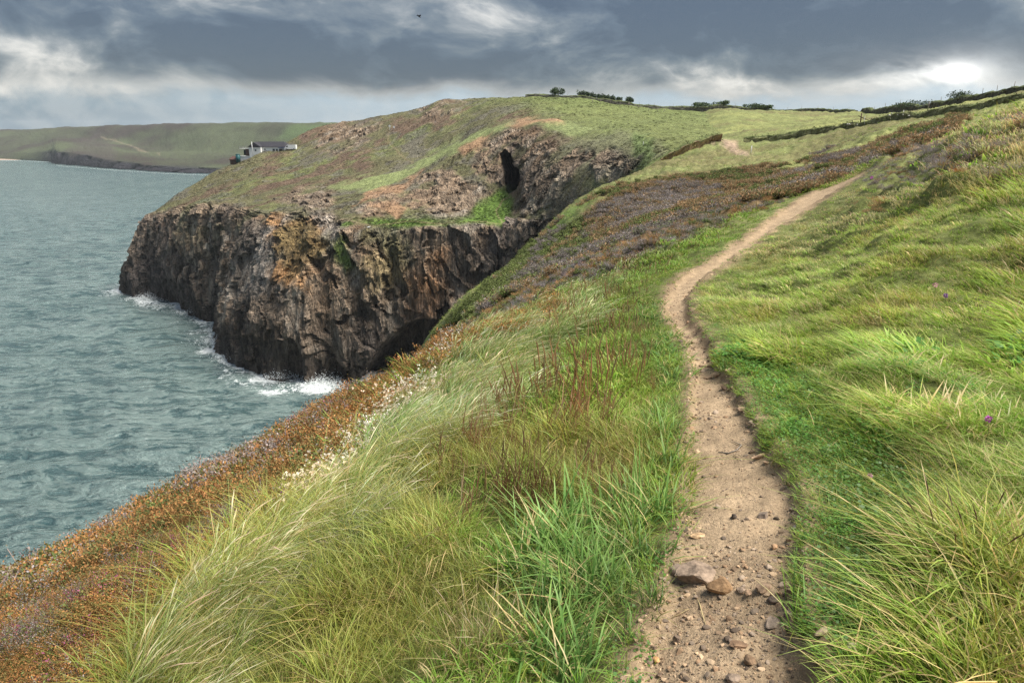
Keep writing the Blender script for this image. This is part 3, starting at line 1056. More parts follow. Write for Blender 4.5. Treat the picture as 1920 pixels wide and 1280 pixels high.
gcH = lay(gcH, sstep(.0, .35, hn1 + .5 * hn3) * .9, (0.145, 0.095, 0.07))
gcH = lay(gcH, sstep(.1, .4, hn2 - hn1) * .5, (0.15, 0.135, 0.125))
gcH = lay(gcH, sstep(.15, .5, -hn2) * .5, (0.085, 0.095, 0.045))
gcH = lay(gcH, sstep(900, 1050, hx) * sstep(7.4, 6.8, rowi) * 0 + sstep(980, 1130, hx - (hy - 230) * 2) * .85, (0.17, 0.20, 0.07))
gcH = lay(gcH, sstep(7.3, 7.9, rowi) * sstep(840, 980, hx) * .5, (0.13, 0.16, 0.05))
gcH = lay(gcH, soft(hx, hy, [(1040, 255), (1150, 250), (1230, 262), (1270, 300), (1200, 335), (1080, 330), (1050, 300)], 12, 24, nzB) * .6, (0.19, 0.185, 0.115))
gcH = lay(gcH, soft(hx, hy, [(1190, 255), (1225, 258), (1215, 320), (1180, 330)], 8, 14, nzB) * .7, (0.14, 0.20, 0.065))
gcH = lay(gcH, sw, (0.21, 0.24, 0.10))
gcH = lay(gcH, lw, (0.12, 0.19, 0.04))
for ln, wd in (([(640, 395), (600, 388), (575, 395), (620, 412), (700, 426), (760, 416), (830, 418), (900, 414), (945, 420), (930, 395), (942, 375), (955, 368)], 2.2),
               ([(775, 305), (745, 285), (728, 262), (728, 248)], 1.8)):
    gcH = lay(gcH, sstep(wd, .4, line_d(hx, hy, ln)) * .6, (0.26, 0.20, 0.12))
EARTH = [[(690, 360), (740, 350), (780, 330), (795, 318), (790, 330), (750, 360), (690, 375), (660, 390)], [(945, 240), (975, 226), (1050, 224), (1060, 232), (1000, 234), (970, 246)],
         [(690, 388), (740, 378), (760, 395), (745, 412), (720, 395)], [(860, 280), (925, 250), (915, 262), (870, 292)]]
ew = 0
for p_ in EARTH:
    ew = np.maximum(ew, soft(hx, hy, p_, 4, 9, nzB))
gcH = lay(gcH, ew * .9, (0.33, 0.20, 0.12))
rc = lay(rc, ew * .6, (0.33, 0.20, 0.12))
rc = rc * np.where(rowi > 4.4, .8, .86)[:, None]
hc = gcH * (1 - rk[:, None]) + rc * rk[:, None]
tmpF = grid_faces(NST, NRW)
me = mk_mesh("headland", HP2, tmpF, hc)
a = me.attributes.new("rock", 'FLOAT', 'POINT'); a.data.foreach_set("value", rk.astype(np.float32))
fq = tmpF
fr_ = rk[fq].mean(1) < .5
me.polygons.foreach_set("use_smooth", fr_)
head = tag(add("headland", me, M_HEAD), "rocky headland with a sea cliff, a dark cave and heath on top", kind="structure")

# ------------------------------------------------------------------ far hills and beach across the bay
FB = [(-420, 297), (-200, 298), (0, 299), (60, 301), (80, 302.5), (95, 304.5), (106, 308), (122, 309), (150, 311), (200, 316), (250, 319), (300, 323), (350, 325), (400, 327), (500, 331), (620, 335), (800, 340)]
CT = [290, 289, 288, 287, 286, 285, 284, 286, 290, 300, 306, 312, 315, 317, 320, 323, 326]
MIDS = [270, 269, 268, 266, 263, 260, 259, 260, 262, 266, 275, 282, 285, 286, 288, 290, 292]
SK = [246, 245, 244, 242, 241.5, 241, 240.5, 240, 239, 236.5, 236, 235, 233, 230, 228, 231.5, 234]
rows = []
for (x_, yb), yc, ym, ys in zip(FB, CT, MIDS, SK):
    b = at_z(x_, yb, 0)
    D = b[1]
    E = float(np.interp(x_, [-420, 0, 620, 800], [2700, 2450, 1750, 1650]))
    rows.append([b + (0, 0, -6), b, at_y(x_, yc, D + 25), at_y(x_, ym, float(np.interp(x_, [-420, 96, 150, 250, 400, 620, 800], [2250, 2090, 2070, 1950, 1700, 1500, 1450]))), at_y(x_, ys, E), at_y(x_, ys, E) + (0, 300, -8), at_y(x_, ys, E) + (0, 900, -30)])
FN = np.array(rows, float)
fa_, fb_ = np.linspace(0, len(FB) - 1, 420), np.interp(np.linspace(0, 1, 110), [0, .05, .3, 1], [0, 1, 2, 6.0])
a_, b_ = np.meshgrid(fa_, fb_, indexing='ij')
FP = net_sample(FN, fa_, fb_)
fx, fy, _ = proj(FP)
fn = fbm(FP * .012, 5, 501, .55)
fn2 = fbm(FP * np.array([.004, .004, .02]), 5, 521, .55)
rkf = sstep(2.25, 1.8, b_.ravel() + fn * .5) * sstep(60, 104, fx)
FP[:, 2] += fn * 9 * sstep(1.6, 3, b_.ravel()) * sstep(5, 4, b_.ravel()) + fbm(FP * .03, 4, 541, .6) * 2.2 * sstep(1, 2, b_.ravel())
FP[:, 1] += fbm(FP * np.array([.02, .02, .006]), 4, 551, .6, True) * 16 * rkf
fc = np.tile(np.array((.065, .07, .04)), (len(FP), 1))
fc = lay(fc, sstep(-.1, .35, fn), (.055, .045, .035))
fc = lay(fc, sstep(.0, .4, fn2) * .7, (.10, .12, .06))
fc = lay(fc, soft(fx, fy, [(540, 236), (640, 232), (640, 262), (520, 262)], 12, 20, fn) * .8, (.11, .16, .06))
fc = lay(fc, sstep(1.4, .5, line_d(fx, fy, [(190, 258), (220, 265), (260, 280), (300, 290)])) * .6, (.25, .2, .14))
fc = lay(fc, soft(fx, fy, [(105, 305), (130, 275), (175, 262), (215, 270), (215, 300)], 8, 16, fn) * .6, (.07, .055, .05))
fc = fc * .85
fc = lay(fc, rkf, (.032, .03, .036))
fme = mk_mesh("far_hills", FP, grid_faces(420, 110), fc)
a = fme.attributes.new("rock", 'FLOAT', 'POINT'); a.data.foreach_set("value", rkf.astype(np.float32))
tag(add("far_hills", fme, M_HEAD), "low green hills with dark cliffs on the far side of the bay", kind="structure")
bp = []
for x_ in np.linspace(-420, 108, 30):
    b = at_z(x_, 299.5, 0.0)
    bp += [(b[0] * .985, b[1] * .985, -0.4), (b[0] * 1.02, b[1] * 1.02, 2.2), (b[0] * 1.06, b[1] * 1.06, 5)]
bp = np.array(bp)
tag(add("beach", mk_mesh("beach", bp, grid_faces(30, 3)), flat("beach_sand", (.42, .31, .24), .9, .1, .02)), "strip of pale sand beach below the far hills", kind="structure")

# ------------------------------------------------------------------ sea
ns_t, ns_r = 620, 420
st_ = np.linspace(R(-64), R(22), ns_t)
sr_ = np.exp(np.linspace(math.log(62), math.log(3900), ns_r))
SR, ST = np.meshgrid(sr_, st_, indexing='ij')
SX, SY = (SR * np.sin(ST)).ravel(), (SR * np.cos(ST)).ravel()
SZ = np.zeros_like(SX)
rr = SR.ravel()
for i in range(14):
    wl = 5 + 26 * random.random() ** 1.5
    an = R(-100 + random.gauss(0, 24))
    kx, ky = math.cos(an) * 2 * math.pi / wl, math.sin(an) * 2 * math.pi / wl
    amp = 0.016 * wl ** 0.95
    sfade = sstep(wl / .018, wl / .05, rr)
    ph = SX * kx + SY * ky + random.random() * 6 + 2.2 * vnoise(np.stack([SX / 45, SY / 45, 0 * SX + i], 1), 600 + i)
    SZ += amp * (1 - np.abs(np.sin(ph / 2)) * 2) * sfade * .9
# foam follows the waterline of the rock
bl = [(235, 532), (262, 556), (300, 572), (330, 566), (350, 578), (382, 592), (408, 604), (402, 625), (420, 650), (445, 668), (470, 690), (520, 703), (548, 704), (575, 716), (640, 718), (700, 716), (800, 730)]
blw = np.array([at_z(*q)[:2] for q in bl])
dl = line_d(SX, SY, [tuple(q) for q in blw])
fo = np.exp(-(dl / 14.0) ** 1.2) * .98
fo = fo * (.62 + .38 * sstep(-.25, .35, fbm(np.stack([SX / 17, SY / 17, 0 * SX + 3], 1), 3, 650)))
spx, spy, _ = proj(np.stack([SX, SY, SZ], 1))
for c_, (sx_, sy_), am in (((430, 660), (46, 42), .74), ((590, 728), (60, 16), .85), ((510, 735), (50, 14), .66), ((380, 600), (38, 18), .66), ((270, 565), (40, 18), .66), ((240, 490), (30, 6), .55), ((280, 550), (20, 10), .4), ((340, 680), (70, 14), .3)):
    fo = np.maximum(fo, am * np.exp(-((spx - c_[0]) / sx_) ** 2 - ((spy - c_[1]) / sy_) ** 2))
# far shore breakers
fl = line_d(spx, spy, [(0, 300.5), (98, 304), (108, 311), (200, 318), (300, 325), (400, 329), (640, 337)])
fo = np.maximum(fo, .52 * np.exp(-(fl / 1.6) ** 2) * (rr > 700))
SZ += fo * .35 * fbm(np.stack([SX * .4, SY * .4, 0 * SX], 1), 3, 640) * (rr < 600)
sme = mk_mesh("sea", np.stack([SX, SY, SZ], 1), grid_faces(ns_r, ns_t)[:, ::-1], None)
a = sme.attributes.new("foam", 'FLOAT', 'POINT'); a.data.foreach_set("value", fo.astype(np.float32))
tag(add("sea", sme, M_SEA), "choppy teal sea with white surf at the foot of the cliff", kind="structure")

# ------------------------------------------------------------------ thin sea haze over the bay
hz, hk, ho = material("haze_air")
pv = hk.new('ShaderNodeVolumePrincipled')
pv.inputs['Color'].default_value = (0.86, 0.93, 1.0, 1)
pv.inputs['Density'].default_value = 0.00006
hk.l.new(pv.outputs[0], ho.inputs['Volume'])
hb = MB().box((-1000, 2200, 62), (7400, 4500, 148))
hzo = tag(hb.build("haze", hz), "thin pale haze over the bay", kind="stuff")

# ------------------------------------------------------------------ growing things: shapes
def ribbons(root, h, lean, droop, wd, wprof, cprof, yaw, K, colv=0.12, rg=rng):
    """root (N,3), h (N), lean (N,2), droop (N), width (N); profiles over K cross-rows -> V, F(quads), C"""
    N = len(h)
    t = np.linspace(0, 1, K)
    tt = t[None, :]
    up = h[:, None] * (tt - droop[:, None] * tt ** 2.4)
    lx = h[:, None] * lean[:, 0:1] * tt ** 1.7
    ly = h[:, None] * lean[:, 1:2] * tt ** 1.7
    cx = root[:, 0:1] + lx; cy = root[:, 1:2] + ly; cz_ = root[:, 2:3] + up
    wv = wd[:, None] * np.asarray(wprof)[None, :] * .5
    sx, sy = np.cos(yaw)[:, None] * wv, np.sin(yaw)[:, None] * wv
    A = np.stack([cx - sx, cy - sy, cz_], -1)
    B = np.stack([cx + sx, cy + sy, cz_], -1)
    V = np.stack([A, B], 2).reshape(N, K * 2, 3)
    base = np.arange(N)[:, None, None] * (K * 2)
    k = np.arange(K - 1)[None, :, None] * 2
    Fq = (base + k + np.array([0, 1, 3, 2])[None, None]).reshape(-1, 4)
    C = np.repeat(np.asarray(cprof, float)[None, :, None, :], N, 0)
    C = np.repeat(C, 2, 2).reshape(N, K * 2, 3)
    C = C * (1 + colv * rg.standard_normal((N, 1, 1))) * (1 + .07 * rg.standard_normal((N, 1, 3)))
    return V.reshape(-1, 3), Fq, np.clip(C.reshape(-1, 3), .005, .9)


def join(parts):
    V, Fs, C, n = [], [], [], 0
    for v, f, c in parts:
        V.append(v); Fs.append(f + n); C.append(c); n += len(v)
    return np.concatenate(V), np.concatenate(Fs), np.concatenate(C)


def disc(n, r):
    a = rng.uniform(0, 2 * np.pi, n); q = r * np.sqrt(rng.uniform(0, 1, n))
    return np.stack([q * np.cos(a), q * np.sin(a), np.full(n, -0.03)], 1)


W4 = [1, 1, .75, .05]
W5 = [.9, 1, .9, .6, .05]


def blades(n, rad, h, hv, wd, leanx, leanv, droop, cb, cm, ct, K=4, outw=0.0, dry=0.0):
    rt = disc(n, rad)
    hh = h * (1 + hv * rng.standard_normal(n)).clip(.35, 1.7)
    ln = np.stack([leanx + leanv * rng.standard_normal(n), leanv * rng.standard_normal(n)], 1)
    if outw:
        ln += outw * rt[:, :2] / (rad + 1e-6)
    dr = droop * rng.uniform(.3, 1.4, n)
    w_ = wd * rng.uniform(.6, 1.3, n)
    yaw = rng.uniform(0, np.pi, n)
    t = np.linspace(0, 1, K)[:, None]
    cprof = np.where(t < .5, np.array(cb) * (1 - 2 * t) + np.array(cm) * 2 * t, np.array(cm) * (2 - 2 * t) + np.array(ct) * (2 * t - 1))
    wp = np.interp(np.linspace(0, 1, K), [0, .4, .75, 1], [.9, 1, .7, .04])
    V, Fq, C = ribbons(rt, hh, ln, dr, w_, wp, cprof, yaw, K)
    if dry:
        sel = rng.uniform(0, 1, n) < dry
        C = C.reshape(n, K * 2, 3)
        C[sel] = np.array((.42, .33, .16)) * rng.uniform(.7, 1.25, (sel.sum(), 1, 1))
        C = C.reshape(-1, 3)
    return V, Fq, C


def seeded(n, rad, h, hv, stem, headw, headl, leanx, leanv, droop, cst, chd, K=7):
    """stalks with a seed head over the last part"""
    rt = disc(n, rad)
    hh = h * (1 + hv * rng.standard_normal(n)).clip(.5, 1.6)
    ln = np.stack([leanx + leanv * rng.standard_normal(n), leanv * rng.standard_normal(n)], 1)
    t = np.linspace(0, 1, K)
    wp = np.where(t < 1 - headl, stem, np.interp(t, [1 - headl, 1 - headl * .55, 1], [headw * .6, headw, headw * .15]))
    cp_ = np.array([cst if q < 1 - headl - .01 else chd for q in t])
    out = []
    for yw in (0, np.pi / 2):
        out.append((rt, hh, ln, droop * np.ones(n), np.ones(n), wp, cp_, np.full(n, yw) + rng.uniform(0, .5), K))
    return join([ribbons(*o) for o in out])


def leaves(P, size, colr, asp=.5, colv=.2, flatness=0.0):
    """diamond leaves at the points P"""
    n = len(P)
    a = rng.standard_normal((n, 3)); a[:, 2] *= (1 - flatness)
    a /= np.linalg.norm(a, axis=1)[:, None] + 1e-9
    b = np.cross(a, rng.standard_normal((n, 3))) if flatness < .5 else np.cross(a, np.tile(np.array([0, 0, 1.0]), (n, 1)) + .35 * rng.standard_normal((n, 3)))
    b /= np.linalg.norm(b, axis=1)[:, None] + 1e-9
    s = (size * rng.uniform(.6, 1.4, n))[:, None]
    V = np.stack([P - a * s * .5, P + b * s * asp * .5, P + a * s * .5, P - b * s * asp * .5], 1)
    Fq = np.arange(n * 4).reshape(n, 4)
    C = np.repeat((np.array(colr) * (1 + colv * rng.standard_normal((n, 1))))[:, None, :], 4, 1)
    return V.reshape(-1, 3), Fq, np.clip(C.reshape(-1, 3), .005, .9)


def heath(rad, hgt, n, tipc, basec, leaf, nl=5, bare=.25):
    rt = disc(n, rad * .55)
    hh = hgt * rng.uniform(.6, 1.15, n)
    out = rt[:, :2] / rad * 1.1
    ln = out + .22 * rng.standard_normal((n, 2)) + np.array([.15, 0])
    tw = ribbons(rt, hh, ln, np.full(n, .05), np.full(n, leaf * .35), [1, .8, .5], [basec, basec, tipc], rng.uniform(0, 3, n), 3)
    t = rng.uniform(.45, 1.05, (n, nl))
    P = np.stack([rt[:, 0:1] + hh[:, None] * ln[:, 0:1] * t ** 1.7, rt[:, 1:2] + hh[:, None] * ln[:, 1:2] * t ** 1.7, hh[:, None] * (t - .05 * t ** 2.4)], -1).reshape(-1, 3)
    P += rng.standard_normal(P.shape) * leaf * .5
    k = int(len(P) * bare)
    l1 = leaves(P[k:], leaf, tipc, .6, .25)
    l2 = leaves(P[:k], leaf, basec, .6, .2)
    return join([tw, l1, l2])


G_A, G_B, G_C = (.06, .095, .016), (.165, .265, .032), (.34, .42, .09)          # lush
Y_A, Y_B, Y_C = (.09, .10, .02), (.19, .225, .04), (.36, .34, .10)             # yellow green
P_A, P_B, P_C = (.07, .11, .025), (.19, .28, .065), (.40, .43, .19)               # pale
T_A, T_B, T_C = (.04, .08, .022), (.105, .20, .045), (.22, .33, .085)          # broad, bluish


def lod(kind, L):
    """three sizes of clump: near, middle, far"""
    wk = (1, 2.0, 5.0)[L]; rk_ = (.06, .13, .30)[L]; nn = (24, 22, 24)[L]; K = (5, 4, 3)[L]; hl_ = (1, 1, .85)[L]
    if kind == 'turf':
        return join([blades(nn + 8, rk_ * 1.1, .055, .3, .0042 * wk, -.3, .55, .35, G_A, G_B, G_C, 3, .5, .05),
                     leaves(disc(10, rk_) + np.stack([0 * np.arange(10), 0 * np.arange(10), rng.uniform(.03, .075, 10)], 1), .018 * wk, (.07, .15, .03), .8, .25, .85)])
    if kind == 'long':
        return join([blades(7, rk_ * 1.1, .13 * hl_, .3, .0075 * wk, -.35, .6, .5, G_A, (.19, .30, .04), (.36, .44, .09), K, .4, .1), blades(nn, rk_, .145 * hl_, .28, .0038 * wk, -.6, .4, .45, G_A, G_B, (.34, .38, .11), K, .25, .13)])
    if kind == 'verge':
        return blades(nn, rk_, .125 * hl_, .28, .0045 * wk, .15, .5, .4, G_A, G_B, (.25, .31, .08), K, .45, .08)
    if kind == 'yellow':
        return blades(nn + 4, rk_, .185 * hl_, .3, .0030 * wk, .2, .42, .38, Y_A, Y_B, Y_C, K, .3, .12)
    if kind == 'pale':
        return join([blades(nn, rk_, .30 * hl_, .25, .0032 * wk, .55, .22, .40, P_A, P_B, P_C, K, .1, .10),
                     seeded((3, 4, 5)[L], rk_, .36 * hl_, .2, .0011 * wk, .0055 * wk ** .8, .28, .62, .2, .38, (.33, .34, .16), (.48, .45, .30))])
    if kind == 'palelow':
        return join([blades(nn, rk_, .15 * hl_, .25, .0036 * wk, -.5, .3, .4, (.10, .11, .04), (.25, .265, .10), (.46, .42, .22), K, .2, .25),
                     seeded((3, 3, 4)[L], rk_, .22 * hl_, .2, .0011 * wk, .0042 * wk ** .7, .25, -.35, .3, .25, (.36, .3, .17), (.46, .37, .25))])
    if kind == 'broad':
        return join([blades(14, rk_ * 1.2, .21 * hl_, .3, .0085 * wk, .25, .6, .5, T_A, T_B, T_C, 5 if L < 2 else 3, .55, .07),
                     blades(10, rk_ * 1.2, .13 * hl_, .3, .0045 * wk, .2, .6, .5, G_A, G_B, (.30, .25, .06), K, .6, .2)])
    if kind == 'clover':
        P = disc(34, rk_ * 1.3); P[:, 2] = rng.uniform(.01, .06, 34)
        return join([leaves(P, .017 * wk, (.08, .19, .035), .85, .3, .7), blades(10, rk_, .1, .3, .004 * wk, -.2, .5, .3, G_A, G_B, G_C, 3, .4)])
    if kind == 'spikes':
        return seeded((4, 4, 5)[L], rk_, .27 * hl_, .22, .0018 * wk, .0062 * wk ** .8, .55, .06, .2, .06, (.22, .21, .07), (.29, .19, .10), 6)
    if kind == 'plantain':
        return seeded(3, rk_ * 1.4, .30, .25, .0018 * wk, .012 * wk ** .8, .12, .05, .16, .05, (.28, .25, .10), (.055, .035, .025), 9)
    if kind == 'whiteflower':
        n = 9
        rt = disc(n, rk_ * 1.3)
        hh = .20 * rng.uniform(.75, 1.2, n)
        ln = np.stack([.6 + .2 * rng.standard_normal(n), .2 * rng.standard_normal(n)], 1)
        st = ribbons(rt, hh, ln, np.full(n, .2), np.full(n, .0024), [1, 1, .8], [(.3, .24, .12)] * 3, rng.uniform(0, 3, n), 3)
        tip = np.stack([rt[:, 0] + hh * ln[:, 0], rt[:, 1] + hh * ln[:, 1], rt[:, 2] + hh * .8], 1)
        P = np.repeat(tip, 5, 0) + rng.standard_normal((n * 5, 3)) * .006
        return join([st, leaves(P, .0155, (.74, .67, .56), .9, .1)])
    if kind == 'orange':
        return heath((.15, .22, .5)[L], (.12, .15, .34)[L], (42, 46, 44)[L], (.32, .18, .082), (.15, .14, .06), (.0085, .019, .065)[L], (10, 7, 6)[L], .36)
    if kind == 'purple':
        return heath((.15, .22, .5)[L], (.14, .17, .36)[L], (46, 48, 44)[L], (.235, .20, .195), (.15, .13, .09), (.008, .018, .065)[L], (9, 6, 5)[L], .42)
    if kind == 'bloom':
        return heath((.14, .2, .5)[L], (.12, .15, .34)[L], (36, 36, 36)[L], (.24, .07, .13), (.10, .085, .04), (.012, .02, .07)[L], 5, .35)
    if kind == 'greenheath':
        return heath((.15, .22, .5)[L], (.11, .15, .30)[L], (36, 40, 40)[L], (.135, .165, .05), (.08, .085, .03), (.013, .024, .08)[L], 5, .3)


def proto_col(kind, levels=(0, 1, 2), nv=3, mat=None):
    c = bpy.data.collections.new("clumps_" + kind)       # never linked to the scene: only a source of shapes
    i = 0
    for L in levels:
        for v in range(nv):
            V, Fq, C = lod(kind, L)
            m_ = mk_mesh("clump", V, Fq, C, True)
            m_.materials.append(mat)
            o = bpy.data.objects.new("%s_%03d" % (kind, i), m_)
            c.objects.link(o)
            i += 1
    return c


def scatter(name, label, colln, P, idx, rot, scl, tint):
    me = bpy.data.meshes.new(name)
    n = len(P)
    me.vertices.add(n)
    me.vertices.foreach_set("co", np.asarray(P, np.float32).ravel())
    for nm, ty, fld, arr in (("idx", 'INT', "value", idx.astype(np.int32)), ("rot", 'FLOAT_VECTOR', "vector", rot.astype(np.float32)),
                             ("scl", 'FLOAT', "value", scl.astype(np.float32))):
        a = me.attributes.new(nm, ty, 'POINT'); a.data.foreach_set(fld, arr.ravel())
    t4 = np.ones((n, 4), np.float32); t4[:, :3] = tint
    a = me.attributes.new("tint", 'FLOAT_COLOR', 'POINT'); a.data.foreach_set("color", t4.ravel())
    o = add(name, me)
    g = bpy.data.node_groups.new("scatter_" + name, 'GeometryNodeTree')
    g.interface.new_socket("Geometry", in_out='INPUT', socket_type='NodeSocketGeometry')
    g.interface.new_socket("Geometry", in_out='OUTPUT', socket_type='NodeSocketGeometry')
    N = g.nodes.new
    gi, go = N('NodeGroupInput'), N('NodeGroupOutput')
    mp, ip, ci = N('GeometryNodeMeshToPoints'), N('GeometryNodeInstanceOnPoints'), N('GeometryNodeCollectionInfo')
    ci.inputs['Collection'].default_value = colln
    ci.inputs['Separate Children'].default_value = True
    ci.inputs['Reset Children'].default_value = True
    ip.inputs['Pick Instance'].default_value = True
    lk = g.links.new

    def at(nm, dt):
        q = N('GeometryNodeInputNamedAttribute'); q.data_type = dt
        q.inputs[0].default_value = nm
        return q.outputs[0]
    e2r = N('FunctionNodeEulerToRotation')
    lk(at("rot", 'FLOAT_VECTOR'), e2r.inputs[0])
    lk(gi.outputs[0], mp.inputs[0]); lk(mp.outputs[0], ip.inputs['Points'])
    lk(ci.outputs[0], ip.inputs['Instance']); lk(at("idx", 'INT'), ip.inputs['Instance Index'])
    lk(e2r.outputs[0], ip.inputs['Rotation']); lk(at("scl", 'FLOAT'), ip.inputs['Scale'])
    lk(ip.outputs[0], go.inputs[0])
    md = o.modifiers.new("grow", 'NODES')
    md.node_group = g
    return tag(o, label, kind="stuff")


# ------------------------------------------------------------------ where they grow
NC = 120000
cth_ = rng.uniform(R(-46), R(46), NC)
clr_ = rng.uniform(math.log(1.15), math.log(52), NC)
rr_ = np.exp(clr_)
CX, CY = rr_ * np.sin(cth_), rr_ * np.cos(cth_)
CZ = ground_z(cth_, clr_)
cpx, cpy, cdep = proj(np.stack([CX, CY, CZ], 1))
vis = (cpx > -260) & (cpx < 2180) & (cpy > 120) & (cpy < 1750)
psd = poly_sd(cpx, cpy, PATH) * cdep / F                     # metres into the path
edge_n = fbm(np.stack([CX * 2.5, CY * 2.5, 0 * CX], 1), 3, 61) * .05
vis &= psd + edge_n < np.where((cpx < 1300) & (cpy > 800), .03, .014)
# thin where the clumps would overfill the ground
dens = NC / (R(92) * (math.log(52) - math.log(1.15)))
keep_cap = np.clip(np.where(poly_sd(cpx, cpy, TURF_R) > -20, 1100.0, 420.0) * rr_ ** 2 / dens, 0, 1)
vis &= rng.uniform(0, 1, NC) < keep_cap
# nothing on the steep drop
vis &= (CZ - CAMZ) > -16
sel = np.where(vis)[0]
cth_, rr_, CX, CY, CZ, cpx, cpy, cdep, psd = [q[sel] for q in (cth_, rr_, CX, CY, CZ, cpx, cpy, cdep, psd)]
n_ = len(sel)
zz = zone_noise(CX, CY, rr_)
z2 = fbm(np.stack([CX * 1.1, CY * 1.1, 0 * CX + 5], 1), 3, 67)
z3 = fbm(np.stack([CX * .35, CY * .35, 0 * CX + 9], 1), 3, 71)
L_ = np.where(rr_ < 5.5, 0, np.where(rr_ < 15, 1, 2))
right = cpx > np.interp(cpy, [300, 420, 480, 560, 640, 760, 900, 1280, 1700], [1615, 1450, 1360, 1270, 1310, 1390, 1490, 1540, 1600]) - 20
kind = np.where(right, 'long', 'verge').astype(object)
u_ = rng.uniform(0, 1, n_)


def put(mask, nm, p=1.0):
    global u_
    kind[mask & (rng.uniform(0, 1, n_) < p)] = nm


zs = zz * 26
# left side
left = ~right
put(left & (cpy > 820) & (z2 > -.15), 'yellow', .8)
put(left & (poly_sd(cpx, cpy, BROAD) + zs > 0), 'broad', .6)
put(left & (psd > -.28) & (cpy > 560), 'broad', .4)
put(left & (psd > -.22) & (cpy > 560), 'verge', .55)
pl = poly_sd(cpx, cpy, PALE_L) + zs
put(left & (pl > 0), 'pale', np.interp(pl, [0, 60], [.4, .74]))
put(left & (pl > 10) & (z2 > .1), 'yellow', .35)
put(left & (cpx > 1000) & (cpy < 600) & (psd < -1.0), 'pale', .55)
put(left & (poly_sd(cpx, cpy, SPIKES) + zs > 0), 'spikes', .17)
put(left & (cpx > 1020) & (cpy > 500) & (cpy < 780) & (psd < -.25), 'spikes', .06)
put(left & (cpx > 1040) & (cpy < 650) & (psd < -.3), 'plantain', .10)
hl = poly_sd(cpx, cpy, HEATH_L) + zs
heathm = left & (hl > -6)
put(heathm, 'orange', .85)
put(heathm & (z2 > .25), 'purple', .5)
put(heathm & (z3 < -.25), 'greenheath', .4)
put(heathm, 'greenheath', .16)
put(heathm & (rr_ < 12) & (zz > .05), 'purple', .12)
put(heathm & (zz < -.08), 'yellow', .4)
put(heathm & (z2 < -.1), 'verge', .25)
put(heathm & (rng.uniform(0, 1, n_) < .05), 'palelow')
put(heathm & (zz > .1), 'verge', .3)
put(heathm & (z3 > .3), 'bloom', .06)
put(left & (hl <= -6) & (hl > -60), 'verge', .5)
put(left & (hl <= 20) & (hl > -46), 'orange', .2)
fl_ = poly_sd(cpx, cpy, FLOWERS) + zs * .6
put(left & (fl_ > 0), 'whiteflower', np.where(cpx > 660, .30, .26))
# right side
crest_r = np.interp(cpx, [-300, 330, 690, 830, 1000, 1150, 1250, 1350, 1450, 1550, 1620], [9, 9.2, 12, 13.5, 15.5, 18.3, 21.5, 26, 32, 42, 50])
beyond = left & (rr_ > crest_r) & (cpx > 640)
put(beyond, 'greenheath', .95)
put(beyond & (z3 > -.2), 'purple', .6)
put(beyond & (z2 > .0), 'orange', .6)
# right side
put(right & (z2 > .25), 'yellow', .55)
put(right & (z3 > .12) & (cpy > 620), 'broad', .28)
tr_ = poly_sd(cpx, cpy, TURF_R) + zs
put(right & (tr_ > 0), 'turf', .93)
put(right & (tr_ > 0) & (z2 > .2), 'clover', .4)
put(right & (tr_ > -40) & (tr_ <= 0), 'turf', .35)
put(right & (cpx > 1600) & (cpy > 600) & (cpy < 760) & (z2 < -.3), 'clover', .3)
up_ = right & (cpy < np.interp(cpx, [1380, 1500, 1640, 1920], [520, 470, 420, 330]) + zs)
put(up_, 'palelow', .78)
put(up_ & (z3 > .25), 'greenheath', .06)
put(right & (cpx > 1680) & (cpy < 340) & (z3 < .1), 'purple', .2)
put(right & (cpx > 1680) & (cpy < 340) & (z2 > .1), 'bloom', .06)
put(right & (cpy < 620), 'palelow', .22)
put(right & (cpy < 640) & (psd < -.2), 'plantain', .035)
put(right & (poly_sd(cpx, cpy, HEATH_R) + zs * .5 > 0), 'purple', .8)
put(right & (poly_sd(cpx, cpy, HEATH_R) + zs * .5 > 0) & (z2 > .1), 'orange', .6)
put(right & (poly_sd(cpx, cpy, HEATH_R2) + zs * .4 > 0), 'orange', .8)
put(right & (cpx > 1560) & (cpy < 300) & (z3 < .05), 'purple', .06)
put(right & (cpy < 330) & (z2 > 0), 'orange', .04)
put((psd > -.12) & (cpy > 420) & (rng.uniform(0, 1, n_) < .5), 'turf')

TN = {}
ginfo = dict(turf=("short_grass", "short bright green turf on the right-hand edge of the path"), long=("grass", "long wind-combed green grass on the slope right of the path"),
             verge=("verge_grass", "green grass along the left verge of the path"), yellow=("fine_grass", "fine yellow-green grass"),
             pale=("tall_grass", "tall pale seeding grass bent over on the slope left of the path"), palelow=("dry_grass", "straw-coloured grass on the upper right slope"),
             broad=("broad_leaved_grass", "broad dark green grass blades beside the path"), clover=("clover", "low patches of clover in the turf"),
             spikes=("plantain_spikes", "reddish brown seed spikes above the grass left of the path"), plantain=("plantain_heads", "dark plantain seed heads on thin stalks"),
             whiteflower=("white_flowers", "drift of small white flowers at the edge of the heather"), orange=("orange_heather", "rust orange heather on the cliff edge"),
             purple=("grey_heather", "grey purple faded heather"), bloom=("pink_heather", "patches of heather still in pink bloom"), greenheath=("low_scrub", "low green scrub among the heather"))
ORDER = list(ginfo)
tn = np.ones((n_, 3))
tn *= (1 + .22 * zz + .10 * rng.standard_normal(n_))[:, None]
tn[:, 0] *= 1 + .11 * z2 + .05 * rng.standard_normal(n_)
tn[:, 2] *= 1 - .12 * z2
tn = (tn * np.where(right & (cpy < 800), 1.45, 1.3)[:, None]).clip(.5, 2.3)
zd = rng.uniform(-.01, .0, n_)
rot = np.zeros((n_, 3))
rot[:, 2] = rng.normal(0, .45, n_)
rot[:, 0] = rng.normal(0, .08, n_)
